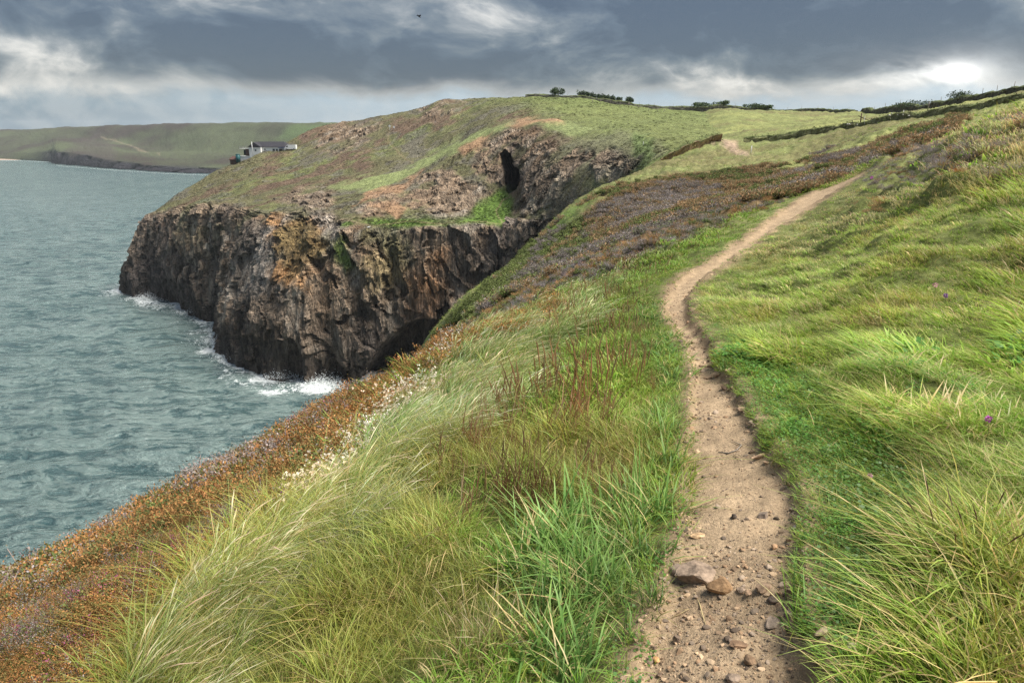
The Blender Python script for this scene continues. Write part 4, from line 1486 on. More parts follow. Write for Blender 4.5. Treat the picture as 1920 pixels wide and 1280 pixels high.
rot[:, 1] = rng.normal(0, .08, n_)
sc_ = rng.uniform(.75, 1.3, n_) * (1 + .25 * z2)
tus = fbm(np.stack([CX * 2.3, CY * 2.3, 0 * CX + 21], 1), 2, 68)
tsc = np.interp(tus, [-.5, -.1, .2, .5], [.55, .78, 1.2, 1.45])
tsc = np.where(rr_ > 7, np.maximum(tsc, .78), tsc)
tsc = np.where(np.isin(kind.astype(str), ['orange', 'purple', 'bloom', 'greenheath']), np.clip(tsc, .8, 1.1), tsc)
tsc = np.where(heathm & np.isin(kind.astype(str), ['yellow', 'verge', 'pale', 'palelow', 'long']), .55, tsc)
tsc = np.where(kind == 'turf', np.maximum(tsc, .85), tsc)
tsc = np.where(kind == 'pale', np.minimum(tsc, 1.22), tsc)
tsc = np.where(kind == 'whiteflower', 1.15, tsc)
tsc = np.where(psd > -.6, np.minimum(tsc, np.interp(-psd, [0, .6], [.9, 1.3])), tsc)
sc_ *= tsc
tn *= np.interp(tus, [-.5, .5], [.84, 1.14])[:, None]  # shade in the gaps and highlights on tussock tops, put into the tint
rot[:, 2] += fbm(np.stack([CX * 1.4, CY * 1.4, 0 * CX + 33], 1), 2, 69) * 1.1
near_o = (kind == 'orange') & (rr_ < 16)
tn[near_o] *= np.array((.98, .84, .66))
sc_ *= np.where(rr_ < 1.75, .45, 1)
sc_ *= np.where(right & (psd > -1.8) & (rr_ > 6), .5, 1)
sc_ *= np.where(left & (psd > -.5) & (rr_ > 4.5), .6, 1)
sc_ *= np.where((psd > -.30) & (rr_ < 60), np.where(left & (cpy > 800), np.interp(-psd, [0, .30], [.85, 1.05]), np.interp(-psd, [0, .30], [.6, 1])), 1)
# the heather of the spur and the far orange bands, and coarse grass out to the field
NB = 46000
bth = rng.uniform(R(-8), R(40), NB)
blr = rng.uniform(math.log(36), math.log(128), NB)
br = np.exp(blr)
BX, BY, BZ = br * np.sin(bth), br * np.cos(bth), ground_z(bth, blr)
bpx, bqy, bdep = proj(np.stack([BX, BY, BZ], 1))
bz1 = zone_noise(BX, BY, br)
bz2 = fbm(np.stack([BX * .16, BY * .16, 0 * BX], 1), 4, 83)
bok = (BZ > CAMZ - 26) & (bpx > 700) & (bpx < 2100)
wO = np.maximum(poly_sd(bpx, bqy, MID_O), poly_sd(bpx, bqy, FIELD_O)) + bz1 * 44
wP = poly_sd(bpx, bqy, MID_P) + bz1 * 40
wG = poly_sd(bpx, bqy, GREEN_SPUR) + bz1 * 8
bk = np.full(NB, 'long', object)
bk[rng.uniform(0, 1, NB) < .35] = 'palelow'
ru = lambda: rng.uniform(0, 1, NB)
bk[(wP > 0) & (ru() < .9)] = 'greenheath'
bk[(wP > 0) & (bz2 > -.08) & (ru() < .62)] = 'purple'
bk[(wP > 0) & (bz1 > .1) & (ru() < .6)] = 'orange'
m_ = (wO > 0)
bk[m_ & (ru() < np.where(poly_sd(bpx, bqy, FIELD_O) > -20, .42, .7))] = 'orange'
bk[m_ & (bz2 > .1) & (ru() < .75)] = 'purple'
bk[m_ & (bz2 < -.3) & (ru() < .7)] = 'greenheath'
bk[(wG > 0) & (bpx < 1000) & (ru() < .9)] = 'greenheath'
thin = np.isin(bk.astype(str), ['long', 'palelow']) & (ru() < .45)
bok &= ~thin & ~((bqy < 275) & (bpx < 1390))
for nm in ORDER:
    s1 = np.where(kind == nm)[0]
    s2 = np.where((bk == nm) & bok)[0]
    if len(s1) + len(s2) == 0:
        continue
    mat = M_HEATHER if nm in ('orange', 'purple', 'bloom', 'greenheath') else M_VEG
    cc_ = proto_col(nm, (0, 1, 2), 3, mat)
    P_ = np.concatenate([np.stack([CX, CY, CZ + zd], 1)[s1], np.stack([BX, BY, BZ - .03], 1)[s2]])
    ix = np.concatenate([(np.minimum(L_[s1], 1) if mat is M_HEATHER else L_[s1]) * 3 + rng.integers(0, 3, len(s1)), 6 + rng.integers(0, 3, len(s2))])
    rz_ = np.zeros((len(s2), 3)); rz_[:, 2] = rng.uniform(-.8, .8, len(s2))
    if mat is M_HEATHER:
        rz_[:, 2] = rng.uniform(-3, 3, len(s2))
    tb = 1.22 * np.clip((1 + .3 * bz1[s2] + .14 * rng.standard_normal(len(s2)))[:, None] * np.ones(3), .5, 1.6)
    if nm == 'orange':
        tb = tb * np.array((.88, .98, 1.12))
    scatter(ginfo[nm][0], ginfo[nm][1], cc_, P_, ix, np.concatenate([rot[s1], rz_]), np.concatenate([sc_[s1], rng.uniform(.7, 1.35, len(s2)) * (1.0 if mat is M_HEATHER else 1.0)]),
            np.concatenate([tn[s1], tb]))

# low scrub and grass tussocks on the headland
hidx = np.where((rk < .35) & (rowi > 3.9) & (rowi < 8.15) & (hx > 250) & (hx < 1330) & (sw < .3) & (hn2 + .5 * nzB > rng.uniform(-.25, .35, len(hx))))[0]
hidx = rng.choice(hidx, 9000, replace=False)
hp_ = HP2[hidx]
tint_h = np.clip(hc[hidx] / np.array((.13, .155, .05)) * rng.uniform(.7, 1.3, (9000, 1)), .3, 2.4)
rz_ = np.zeros((9000, 3)); rz_[:, 2] = rng.uniform(-3, 3, 9000)
scatter("headland_scrub", "low scrub and tussocks growing over the top of the headland", proto_col('greenheath', (2,), 3, M_HEATHER), hp_ - np.array([0, 0, .12]), rng.integers(0, 3, 9000), rz_, rng.uniform(.4, 1.15, 9000), tint_h)

# gravel on the path: too many to count
ng = 11000
gth_ = rng.uniform(R(3), R(27), ng * 4); glr_ = rng.uniform(math.log(1.5), math.log(13), ng * 4)
gxx, gyy = np.exp(glr_) * np.sin(gth_), np.exp(glr_) * np.cos(gth_)
gzz = ground_z(gth_, glr_)
gpx, gpy, gdp = proj(np.stack([gxx, gyy, gzz], 1))
gsd = poly_sd(gpx, gpy, PATH) * gdp / F
gn = fbm(np.stack([gxx * 3, gyy * 3, 0 * gxx], 1), 3, 611)
pr = .12 + .75 * sstep(.12, .0, gsd) + .5 * sstep(0, .4, gn) + .5 * sstep(960, 1120, gpy)
ok = (gsd > -.03) & (rng.uniform(0, 1, len(gsd)) < pr) & (np.exp(glr_) ** 2 * .9 > rng.uniform(0, 6, len(gsd)))
gi_ = np.where(ok)[0][:ng]


def pebble_proto():
    c = bpy.data.collections.new("pebble_shapes")
    cols = [(.31, .20, .12), (.24, .165, .105), (.39, .28, .18), (.17, .125, .09), (.42, .29, .18), (.29, .22, .16)]
    for i, cc_ in enumerate(cols):
        V, Fq = rock_shape(i + 40, (1, .8, .5), 1)
        m_ = mk_mesh("pebble_shape", V, Fq, np.tile(np.array(cc_), (len(V), 1)), False)
        m_.materials.append(M_VEG_STONE)
        o = bpy.data.objects.new("pebble_%03d" % i, m_)
        c.objects.link(o)
    return c


def rock_shape(seed, dims, sub=2, rough=.28, flat_cut=.35):
    import bmesh
    bm = bmesh.new()
    bmesh.ops.create_icosphere(bm, subdivisions=sub + 1, radius=.5)
    V = np.array([v.co[:] for v in bm.verts])
    Fq = np.array([[v.index for v in f.verts] for f in bm.faces])
    bm.free()
    r_ = np.random.default_rng(seed)
    for _ in range(9):                                    # split faces: clamp to random planes
        nrm = r_.standard_normal(3); nrm /= np.linalg.norm(nrm)
        dlim = r_.uniform(.24, .42)
        dd = V @ nrm
        V = V - np.where(dd > dlim, dd - dlim, 0)[:, None] * nrm
    V = V + (fbm(V * 5 + seed, 3, seed)[:, None] * V) * rough * .5
    return V * np.array(dims), Fq


def m_pebble():
    m, k, out = material("pebbles")
    cc = k.mix(1.0, col_attr(k), col_attr(k, "tint", 'INSTANCER'), 'MULTIPLY')
    principled(k, out, cc, 0.9, None, .2)
    return m


M_VEG_STONE = m_pebble()
gs = np.exp(rng.normal(-4.8, .72, len(gi_))).clip(.003, .045) * np.clip(np.exp(glr_[gi_]) / 3.2, .9, 1.8)
gr_ = rng.uniform(-3, 3, (len(gi_), 3)); gr_[:, :2] *= .12
scatter("gravel", "loose gravel and small stones trodden into the path", pebble_proto(), np.stack([gxx, gyy, gzz + .0006], 1)[gi_], rng.integers(0, 6, len(gi_)), gr_, gs,
        rng.uniform(.5, 1.25, (len(gi_), 1)) * np.ones(3))

# ------------------------------------------------------------------ finding the ground under a point of the plan
bpy.context.view_layer.update()
_dg = bpy.context.evaluated_depsgraph_get()


def hit(px, py, objs=None):
    d = ray(px, py)
    d = Vector(d / np.linalg.norm(d))
    o = Vector((0, 0, CAMZ))
    best, bn = None, None
    for ob in (objs or (hill, head)):
        ok_, loc, nrm, fi = ob.ray_cast(o, d)
        if ok_ and (best is None or (loc - o).length < (best - o).length):
            best, bn = loc, nrm
    return best, bn


def down(x, y, objs=None):
    z = None
    for ob in (objs or (hill, head)):
        ok_, loc, nrm, fi = ob.ray_cast(Vector((x, y, 300)), Vector((0, 0, -1)))
        if ok_ and (z is None or loc.z > z): z = loc.z
    return z


def foot(px, Y, objs=None):
    """ground point straight ahead of column px at the forward distance Y"""
    z = CAMZ
    for _ in range(3):
        x = (px - 960) / F * (Y * CP - (z - CAMZ) * SP)
        z = down(x, Y, objs) or CAMZ
    return Vector((x, Y, z))


# ------------------------------------------------------------------ stones set in and lying on the path
STONES = [
    # px, py, width px, dims ratio (w, d, h), sink, rz, colour, label
    (1312, 1080, 98, (1, .6, .30), .22, -.10, (.20, .165, .14), "large flat grey-brown slab stone set across the left of the path"),
    (1266, 1074, 32, (1, .8, .7), .2, .5, (.19, .16, .14), "narrow grey stone wedged between the large slab and the left grass"),
    (1350, 1101, 52, (1, .6, .5), .2, .05, (.21, .145, .09), "rounded brown stone tucked against the lower right corner of the large slab"),
    (1480, 1111, 25, (1, .6, .6), .1, .7, (.27, .21, .17), "pointed pale-edged stone near the right turf, level with the slab"),
    (1449, 1125, 19, (1, .8, .6), .1, .2, (.12, .10, .09), "small dark wedge stone below the pointed pale-edged stone"),
    (1487, 1150, 27, (1, .5, .3), .1, -.4, (.30, .25, .21), "thin light grey flake beside the right turf, below the dark wedge"),
    (1407, 1240, 27, (1, .8, .6), .1, .3, (.17, .125, .09), "five-sided dark brown stone alone in the middle of the lower path"),
    (1386, 1211, 40, (1, .4, .25), .12, -.35, (.20, .14, .10), "long flat brown stone just above the five-sided stone"),
    (1448, 1168, 46, (1, .55, .25), .3, .8, (.26, .225, .20), "grey slab sunk into the right half of the lower path"),
    (1488, 1184, 22, (1, .7, .5), .1, .1, (.20, .145, .11), "reddish brown stone at the lower right edge of the path by the sunk slab"),
    (1269, 1201, 15, (1, .8, .9), .1, .4, (.15, .12, .10), "dark upright stone on the lower left of the path"),
    (1225, 1217, 17, (1, .8, .6), .1, .0, (.14, .11, .09), "blackish stone against the bottom left grass"),
    (1229, 1238, 17, (1, .7, .5), .1, .9, (.36, .23, .12), "orange-tan stone at the bottom left of the path"),
    (1374, 1272, 26, (1, .8, .6), .1, .2, (.19, .16, .14), "grey stone at the very bottom of the path, cut by the frame edge"),
    (1236, 1267, 16, (1, .6, .5), .1, -.2, (.13, .10, .08), "dark brown chip low on the bottom left of the path"),
    (1432, 1103, 38, (1, .5, .3), .25, .5, (.20, .155, .12), "brown stone half buried in the middle of the path right of the slab"),
    (1391, 1107, 17, (1, .8, .6), .1, .0, (.22, .18, .15), "small squarish stone between the slab and the half buried brown stone"),
    (1403, 1113, 15, (1, .7, .6), .1, .6, (.30, .225, .17), "small tan stone under the squarish one, right of the slab"),
    (1490, 991, 18, (1, .7, .5), .1, .4, (.27, .265, .27), "blue-grey stone at the right edge of the path above the stone step"),
    (1483, 1015, 19, (1, .8, .6), .1, -.5, (.22, .165, .12), "brown stone at the right edge just below the blue-grey stone"),
    (1452, 1027, 14, (1, .7, .6), .1, .2, (.40, .28, .19), "small pinkish stone on the right side of the path above the step"),
    (1432, 968, 26, (1, .6, .5), .2, .9, (.17, .145, .13), "dark grey lump where the right side of the path is washed out"),
    (1375, 971, 12, (1, .8, .8), .1, .0, (.07, .06, .055), "small black stone in the middle of the path"),
    (1310, 1005, 30, (1, .6, .2), .3, -.1, (.40, .30, .20), "pale sandy stone worn level with the path, above the large slab"),
    (1428, 857, 46, (1, .22, .22), .1, .35, (.33, .25, .19), "long pale splinter of stone at the right edge in the middle of the path"),
    (1437, 869, 14, (1, .8, .4), .1, 1.2, (.36, .27, .2), "small pale stone under the long splinter"),
    (1394, 768, 26, (1, .7, .3), .2, .4, (.28, .215, .16), "flat brown stone at the foot of the right-hand bank"),
    (1361, 727, 22, (1, .7, .5), .15, .1, (.15, .115, .09), "dark stone under the right bank, second from the bend"),
    (1346, 703, 24, (1, .5, .35), .15, .5, (.30, .235, .18), "tan stone under the right bank, nearest the bend"),
    (1596, 1215, 36, (1, .35, .35), .1, .35, (.36, .33, .30), "pale grey stone lying in the turf right of the path"),
    (1540, 1187, 36, (1, .3, .3), .1, .6, (.28, .235, .19), "slim grey-brown stone on the bottom right edge of the turf"),
]
for i, (sx_, sy_, wpx, dm, sink, rz, colr, lab) in enumerate(STONES):
    p_, nr_ = hit(sx_, sy_)
    if p_ is None: continue
    dist = (p_ - Vector((0, 0, CAMZ))).length
    _, _, dp_ = proj(np.array(p_))
    wm = wpx / F * float(dp_) * 1.12
    V, Fq = rock_shape(100 + i, (wm * dm[0], wm * dm[1] * 1.1, wm * dm[2] * 1.25), 2, .22)
    me_ = mk_mesh("stone", V, Fq, np.tile(np.array(colr) * np.array((1.22, 1.08, .92)), (len(V), 1)), False)
    o = add("stone", me_, M_STONE)
    o.location = p_ + Vector((0, 0, wm * dm[2] * (.5 - sink) * .55))
    o.rotation_euler = (random.uniform(-.12, .12), random.uniform(-.12, .12), rz)
    tag(o, lab, "stone", "stones on the footpath")

# dry stalks and a twig dropped on the path
for (pts, lab, w_) in (([(1302, 1112), (1312, 1135), (1318, 1158), (1323, 1172)], "dry straw stalk lying below the large slab", .0025),
                       ([(1258, 1160), (1275, 1152), (1292, 1142)], "short dry straw on the left of the lower path", .002),
                       ([(1347, 849), (1365, 851), (1380, 846), (1390, 836), (1372, 828)], "hooked dark twig lying across the middle of the path", .004)):
    q = []
    for a_ in pts:
        p_, _n = hit(*a_)
        q.append(np.array(p_) + (0, 0, w_ + .003))
    V = MB().tube(q, [w_ * .7] + [w_] * (len(q) - 2) + [w_ * .4], 6)
    tw_ = "twig" if "twig" in lab else "straw"
    o = V.build(tw_, M_WOOD if tw_ == "twig" else flat("straw", (.42, .33, .17), .8, .15, 30), None, True)
    tag(o, lab, tw_)


# ------------------------------------------------------------------ single plants that stand out
def tussock(name, px, py, V, Fq, C, lab, cat, scale=1.0, rz=0.0):
    p_, _n = hit(px, py)
    o = add(name, mk_mesh(name, V, Fq, C), M_LEAF)
    o.location = p_
    o.rotation_euler = (0, 0, rz)
    o.scale = (scale,) * 3
    return tag(o, lab, cat)


V, Fq, C = join([blades(260, .13, .24, .25, .0026, .05, .45, .45, (.12, .10, .03), (.24, .20, .06), (.42, .36, .17), 6, .6, .3),
                 seeded(46, .10, .27, .2, .0011, .0045, .2, .05, .35, .15, (.36, .30, .14), (.50, .42, .26), 7)])
tussock("grass_tussock", 905, 1235, V, Fq, C, "brownish dry grass tussock with pale seed tips at the bottom left of the path", "grass tussock")
V, Fq, C = join([blades(170, .15, .25, .25, .0095, .1, .6, .55, (.05, .09, .025), (.12, .23, .05), (.26, .38, .10), 6, .7, .06),
                 blades(60, .15, .15, .3, .005, .1, .6, .5, (.1, .12, .03), (.3, .3, .08), (.5, .36, .12), 5, .7, .3)])
tussock("broad_grass_clump", 1085, 1110, V, Fq, C, "clump of broad bluish green blades left of the large slab stone", "grass clump")
V, Fq, C = join([blades(210, .16, .24, .25, .003, .0, .35, .4, Y_A, Y_B, (.36, .32, .09), 5, .5, .12),
                 seeded(130, .20, .31, .2, .0016, .0062, .55, .02, .18, .05, (.20, .18, .06), (.27, .165, .085), 8)])
tussock("plantain_clump", 985, 960, V, Fq, C, "clump of upright reddish brown seed spikes in the middle of the left slope", "plantain", 1.0)
V, Fq, C = join([blades(200, .16, .26, .25, .0035, -.5, .3, .5, G_A, (.22, .25, .05), (.42, .42, .13), 6, .3, .12)])
tussock("combed_tussock", 1850, 700, V, Fq, C, "yellow-green tussock combed flat to the left on the right slope", "grass tussock", 1.0)
V, Fq, C = join([blades(150, .16, .27, .25, .007, -.2, .5, .5, G_A, (.19, .27, .05), (.36, .42, .10), 6, .6, .08), seeded(12, .12, .33, .2, .0015, .008, .2, -.2, .25, .1, (.3, .24, .1), (.13, .08, .05), 8)])
tussock("coarse_grass_clump", 1820, 1080, V, Fq, C, "coarse green grass clump with brown seed heads at the lower right", "grass clump", 1.0)


def flower(px, py, colr, lab, hgt=.14, head=.012):
    p_, _n = hit(px, py + 26)
    t = empty("clover_flower", p_)
    tag(t, lab, "flower")
    MB().tube([(0, 0, -.02), (.004, .0, hgt * .6), (-.008, .004, hgt)], [.0012, .001, .0009], 5, (.12, .16, .05)).build("stem", M_LEAF, t, True)
    r_ = np.random.default_rng(int(px))
    P = r_.standard_normal((70, 3)); P /= np.linalg.norm(P, axis=1)[:, None]
    P = P * head * r_.uniform(.6, 1, (70, 1)) + np.array([-.008, .004, hgt + head * .5])
    V, Fq, C = leaves(P, head * .9, colr, .35, .25)
    add("flower_head", mk_mesh("flower_head", V, Fq, C), M_LEAF, t)


flower(1845, 815, (.50, .13, .42), "large magenta clover flower at the right edge, above the coarse grass clump", .15, .017)
flower(1632, 886, (.55, .25, .38), "pink clover flower low in the short turf right of the path", .05, .012)
flower(1745, 569, (.60, .34, .36), "pale pink round flower head on a tall stalk, upper right slope", .28, .022)
flower(1766, 577, (.32, .14, .42), "violet flower just right of the pale pink round head", .22, .02)
flower(1632, 327, (.45, .10, .42), "bright purple flower beside the grey heather at the top of the path", .30, .05)
flower(412, 918, (.34, .07, .36), "deep purple flower among the cliff edge heather on the far left", .16, .028)
flower(537, 932, (.32, .08, .36), "purple flower at the lower edge of the white flower drift", .14, .024)

# ------------------------------------------------------------------ skyline: wall, bank, hedges, posts
M_WALL = flat("dark_mossy_stone", (.085, .08, .065), .9, .55, .8)
M_BANK = flat("overgrown_bank", (.085, .085, .045), .95, .5, .6)
M_BUSH = M_LEAF
WALLPTS = []


def wall_run(name, path, hgt, thick, mat, lab, cat, nseg=140, rough=.35, stones=0, face=None, lean=.2):
    """bank or wall that follows the ground along a line of (px, forward distance)"""
    pts = [np.array(foot(a_, b_)) for a_, b_ in path]
    pts = np.array(pts)
    d_ = np.concatenate([[0], np.cumsum(np.linalg.norm(np.diff(pts[:, :2], axis=0), axis=1))])
    s_ = np.linspace(0, d_[-1], nseg)
    x_, y_ = np.interp(s_, d_, pts[:, 0]), np.interp(s_, d_, pts[:, 1])
    z_ = np.array([down(a_, b_) or CAMZ for a_, b_ in zip(x_, y_)])
    z_ = np.convolve(np.pad(z_, 3, mode='edge'), np.ones(7) / 7, 'valid')
    tx, ty = np.gradient(x_), np.gradient(y_)
    L = np.hypot(tx, ty); nx, ny = ty / L, -tx / L
    if (nx * x_ + ny * y_).mean() > 0: nx, ny = -nx, -ny          # front normal looks to the viewer
    hh = np.array(hgt) if np.ndim(hgt) else np.full(2, hgt)
    hs = np.interp(np.linspace(0, 1, nseg), np.linspace(0, 1, len(hh)), hh)
    sec = [(.5 + lean, -.5), (.5 + lean, .05), (.5 + lean * .7, .3), (.5 + lean * .4, .6), (.5, .85), (.25, 1.0), (-.25, 1.02), (-.5, .8), (-.5 - lean, -.5)]
    V = []
    for k_, (o_, h_) in enumerate(sec):
        jit = fbm(np.stack([s_ * .9, np.full(nseg, k_ * .7), np.full(nseg, len(name) * 3.0)], 1), 4, 900) * rough
        jz = fbm(np.stack([s_ * .5, np.full(nseg, k_ * .3), np.full(nseg, 7.0)], 1), 4, 930) * rough
        V.append(np.stack([x_ + nx * (o_ * thick + jit), y_ + ny * (o_ * thick + jit), z_ + hs * h_ + jz * (h_ > .2)], 1))
    V = np.array(V)
    n1_ = fbm(V.reshape(-1, 3) * 1.3, 4, 950)
    hf = np.repeat([h_ for _, h_ in sec], nseg)
    base = np.array(face or (.085, .08, .065))
    cc_ = base * (1 + .6 * n1_[:, None])
    cc_ = cc_ * (1 - sstep(.75, .95, hf + n1_ * .2)[:, None]) + np.array((.10, .12, .045)) * sstep(.75, .95, hf + n1_ * .2)[:, None] * (1 + .4 * n1_[:, None])
    root = tag(empty(name, Vector((float(x_.mean()), float(y_.mean()), float(z_.mean())))), lab, cat)
    off_ = np.array(root.location)
    core = mk_mesh("bank_core" if cat != "wall" else "wall_core", V.reshape(-1, 3) - off_, grid_faces(len(sec), nseg), np.clip(cc_, .01, .6), False)
    add(core.name.split('.')[0], core, mat, root)
    # tufts hanging over the top and face
    N = int(nseg * 6)
    ii = rng.integers(0, nseg, N); kk = rng.choice([2, 3, 4, 5, 6], N)
    P = V[kk, ii] - off_ + rng.normal(0, .15, (N, 3))
    lv, lf, lc = leaves(P, .28, (.165, .185, .075), .5, .5)
    g_ = add("overgrowth", mk_mesh("overgrowth", lv, lf, lc), M_LEAF, root)
    g_["kind"] = "stuff"
    return root, x_, y_, z_ + hs, nx, ny, V


def m_vc(name, rough=.9):
    m, k, out = material(name)
    n = k.noise(wpos(k), 2.5, 5, .65)
    cs = k.vm('SCALE', col_attr(k))
    k.l.new(k.mapr(n, .3, .7, .6, 1.4), cs.node.inputs['Scale'])
    principled(k, out, cs, rough, bump(k, n, .8, .2), .1)
    return m


M_VC = m_vc("earth_and_stone")
wl, wx, wy, wz, _, _, _ = wall_run("stone_wall", [(985, 322), (1060, 322), (1180, 322), (1300, 330), (1420, 328), (1520, 316), (1606, 288)], [.9, 1.7, 2.0, 1.9, 1.9, 1.9, 1.5], 1.2, M_VC,
                                   "long dark stone wall along the top of the green field", "wall", 220, .4)
wr, rx, ry, rz2, _, _, _ = wall_run("hedge_bank", [(1617, 262), (1680, 215), (1740, 196), (1800, 176), (1860, 163), (1940, 150), (2150, 140)], [1.6, 1.8, 2.2, 2.2, 1.9, 1.6, 1.6], 1.5, M_VC,
                                    "dark overgrown hedge bank climbing the skyline to the right", "bank", 150, .5, face=(.09, .08, .06))
eb, ex, ey, ez, _, _, eV = wall_run("earth_bank", [(1394, 128), (1440, 127), (1500, 123), (1570, 118), (1640, 110), (1700, 104), (1780, 97), (1850, 91), (1930, 86), (2050, 82)], [1.0, .9, .8, .75, .7, .7, .65, .6, .6], .9, M_VC,
                                    "low grassy earth bank running from the white post up to the right", "bank", 150, .28, face=(.17, .165, .085))
e2, *_r = wall_run("turf_bank", [(1148, 112), (1190, 121), (1240, 124), (1290, 125), (1330, 128), (1352, 128)], [.5, .9, 1.2, 1.3, 1.4, 1.3], 1.2, M_VC,
                   "eroded earth bank with overhanging turf left of the gap in the field", "bank", 90, .25, face=(.24, .165, .105), lean=-.35)
# stones showing in the earth bank
for k_ in (52, 54, 58, 62, 76, 80, 83, 86):
    V, Fq = rock_shape(200 + k_, (.42, .3, .3), 1)
    o = add("bank_stone", mk_mesh("bank_stone", V, Fq, np.tile(np.array((.42, .40, .37)), (len(V), 1)), False), M_STONE, eb)
    o.location = Vector(eV[3, k_] + rng.normal(0, .12, 3)) - eb.location


def bush(name, loc, wdt, hgt, lab, wind=0.0, n=900, colr=(.045, .075, .025), group=None, leaf=.42):
    t = tag(empty(name, loc), lab, "bush", group)
    r_ = np.random.default_rng(abs(int(loc[0] * 31)) + 5)
    nl = 6
    cen = np.stack([r_.uniform(-.36, .36, nl) * wdt, r_.uniform(-.25, .25, nl) * wdt, hgt * r_.uniform(.45, .72, nl)], 1)
    cen[:, 0] += wind * cen[:, 2]
    m = MB()
    for c_ in cen:
        m.tube([(0, 0, -.3), c_ * np.array([.4, .4, .55]), c_], [.12, .08, .03], 6, (.10, .075, .05))
    m.build("trunk", M_LEAF, t, True)
    rad = np.stack([r_.uniform(.2, .3, nl) * wdt, r_.uniform(.2, .3, nl) * wdt, r_.uniform(.26, .38, nl) * hgt], 1)
    w_ = r_.integers(0, nl, n)
    P = r_.standard_normal((n, 3)); P /= np.linalg.norm(P, axis=1)[:, None]
    P = cen[w_] + P * rad[w_] * (r_.uniform(.25, 1.05, (n, 1)) ** .6)
    P[:, 2] = np.maximum(P[:, 2], .02)
    V, Fq, C = leaves(P, leaf, colr, .6, .4)
    add("crown", mk_mesh("crown", V, Fq, C), M_LEAF, t)
    return t


def on_wall(px, xs, ys, zs):
    cx_, _, _ = proj(np.stack([xs, ys, zs], 1))
    i = int(np.argmin(np.abs(cx_ - px)))
    return Vector((float(xs[i]), float(ys[i]) + 1.2, float(zs[i])))


def bush_at(px, wpx, hpx, lab, run, wind=0.0, group=None, name="bush", colr=(.045, .075, .025), drop=.9, n=900):
    p_ = on_wall(px, *run)
    k_ = p_.y * 1.05 / F
    return bush(name, p_ - Vector((0, 0, drop)), wpx * k_, hpx * k_ + drop, lab, wind, n, colr, group, leaf=2.2 * k_)


RW, RR = (wx, wy, wz), (rx, ry, rz2)
bush_at(1043, 27, 14, "round dark bush standing alone on the skyline above the headland", RW)
ORD = ["first", "second", "third", "fourth", "fifth", "sixth", "seventh", "eighth", "ninth", "tenth", "last"]
for i_, px_ in enumerate(np.linspace(1090, 1162, 11)):
    bush_at(px_, 11, 9 - i_ * .25, "small dark shrub, %s from the left in the clipped row on the skyline" % ORD[i_], RW, group="clipped row of shrubs on the skyline", name="row_shrub", n=260)
bush_at(1181, 17, 9, "dark rounded bush closing the right end of the clipped shrub row", RW)
bush_at(1311, 36, 8, "wide low bush on the stone wall in the middle of the skyline", RW, .2, colr=(.06, .095, .03))
bush_at(1352, 26, 7, "green bush behind the stone wall, just right of the wide low bush", RW, .2, colr=(.06, .095, .03))
bush_at(1412, 30, 8, "flat-topped bush on the stone wall, left one of a close pair", RW, .2, colr=(.06, .095, .03))
bush_at(1438, 24, 7, "rounded bush on the stone wall, right one of a close pair", RW, .2, colr=(.06, .095, .03))
bush_at(1722, 62, 9, "long wind-shaped bush on the right-hand hedge bank", RR, .35, colr=(.035, .06, .022), drop=1.2)
bush_at(1800, 56, 12, "larger dark bush with a ragged top higher on the right-hand hedge bank", RR, .35, colr=(.035, .06, .022), drop=1.2)

pm = MB().tube([(0, 0, -.5), (0, 0, 1.3)], [.06, .05], 6, (1, 1, 1)).mesh("fence_post", True)
pm.materials.append(M_WOOD)
SKY = [(1012, RW, "left of the lone round bush, at the start of the wall"), (1064, RW, "between the lone round bush and the clipped row"), (1200, RW, "just right of the end of the clipped shrub row"),
       (1226, RW, "second one right of the clipped shrub row"), (1262, RW, "midway between the clipped row and the wide low bush"), (1330, RW, "between the wide low bush and the green bush"),
       (1380, RW, "between the green bush and the close pair of bushes"), (1452, RW, "touching the right side of the close pair of bushes"), (1478, RW, "first clear one right of the close pair of bushes"),
       (1505, RW, "second clear one right of the close pair of bushes"), (1535, RW, "third clear one right of the close pair of bushes"), (1563, RW, "next to last before the wall dips"), (1592, RW, "last one before the wall dips to the gap"),
       (1641, RR, "first one on the hedge bank beyond the gap"), (1662, RR, "second one on the hedge bank beyond the gap"), (1689, RR, "at the left end of the long wind-shaped bush"),
       (1766, RR, "between the two bushes on the hedge bank"), (1844, RR, "right of the larger bush on the hedge bank"), (1872, RR, "next to last up the hedge bank on the right"), (1906, RR, "last one up the hedge bank, by the right frame edge")]
for px_, run, lab in SKY:
    o = bpy.data.objects.new("fence_post", pm)
    COL.objects.link(o)
    o.location = on_wall(px_, *run) + Vector((0, -.6, -.15))
    o.rotation_euler = (random.uniform(-.06, .06), random.uniform(-.06, .06), 0)
    tag(o, "thin skyline post " + lab, "post", "thin posts along the skyline")
# crooked posts of the old fence in the field
om = MB().tube([(0, 0, -.4), (.05, 0, .8), (.02, 0, 1.7)], [.09, .08, .06], 7, (1, 1, 1)).mesh("old_post", True)
om.materials.append(M_WOOD)
for px_, Y_, tl, lab in ((1112, 296, -.35, "strongly leaning grey post at the left end of the old broken fence"), (1126, 292, .05, "upright grey post second from the left in the old broken fence"),
                         (1144, 292, -.1, "third grey post from the left in the old broken fence"), (1162, 290, 0, "grey post just left of the braced one in the old broken fence"),
                         (1196, 286, .08, "grey post just right of the braced one in the old broken fence"), (1216, 288, 0, "third grey post from the right in the old broken fence"),
                         (1232, 286, .12, "second grey post from the right in the old broken fence"), (1244, 284, .25, "leaning grey post at the right end of the old broken fence")):
    o = bpy.data.objects.new("old_fence_post", om)
    COL.objects.link(o)
    o.location = foot(px_, Y_)
    o.rotation_euler = (0, tl, 0)
    tag(o, lab, "post", "posts of the old broken fence")
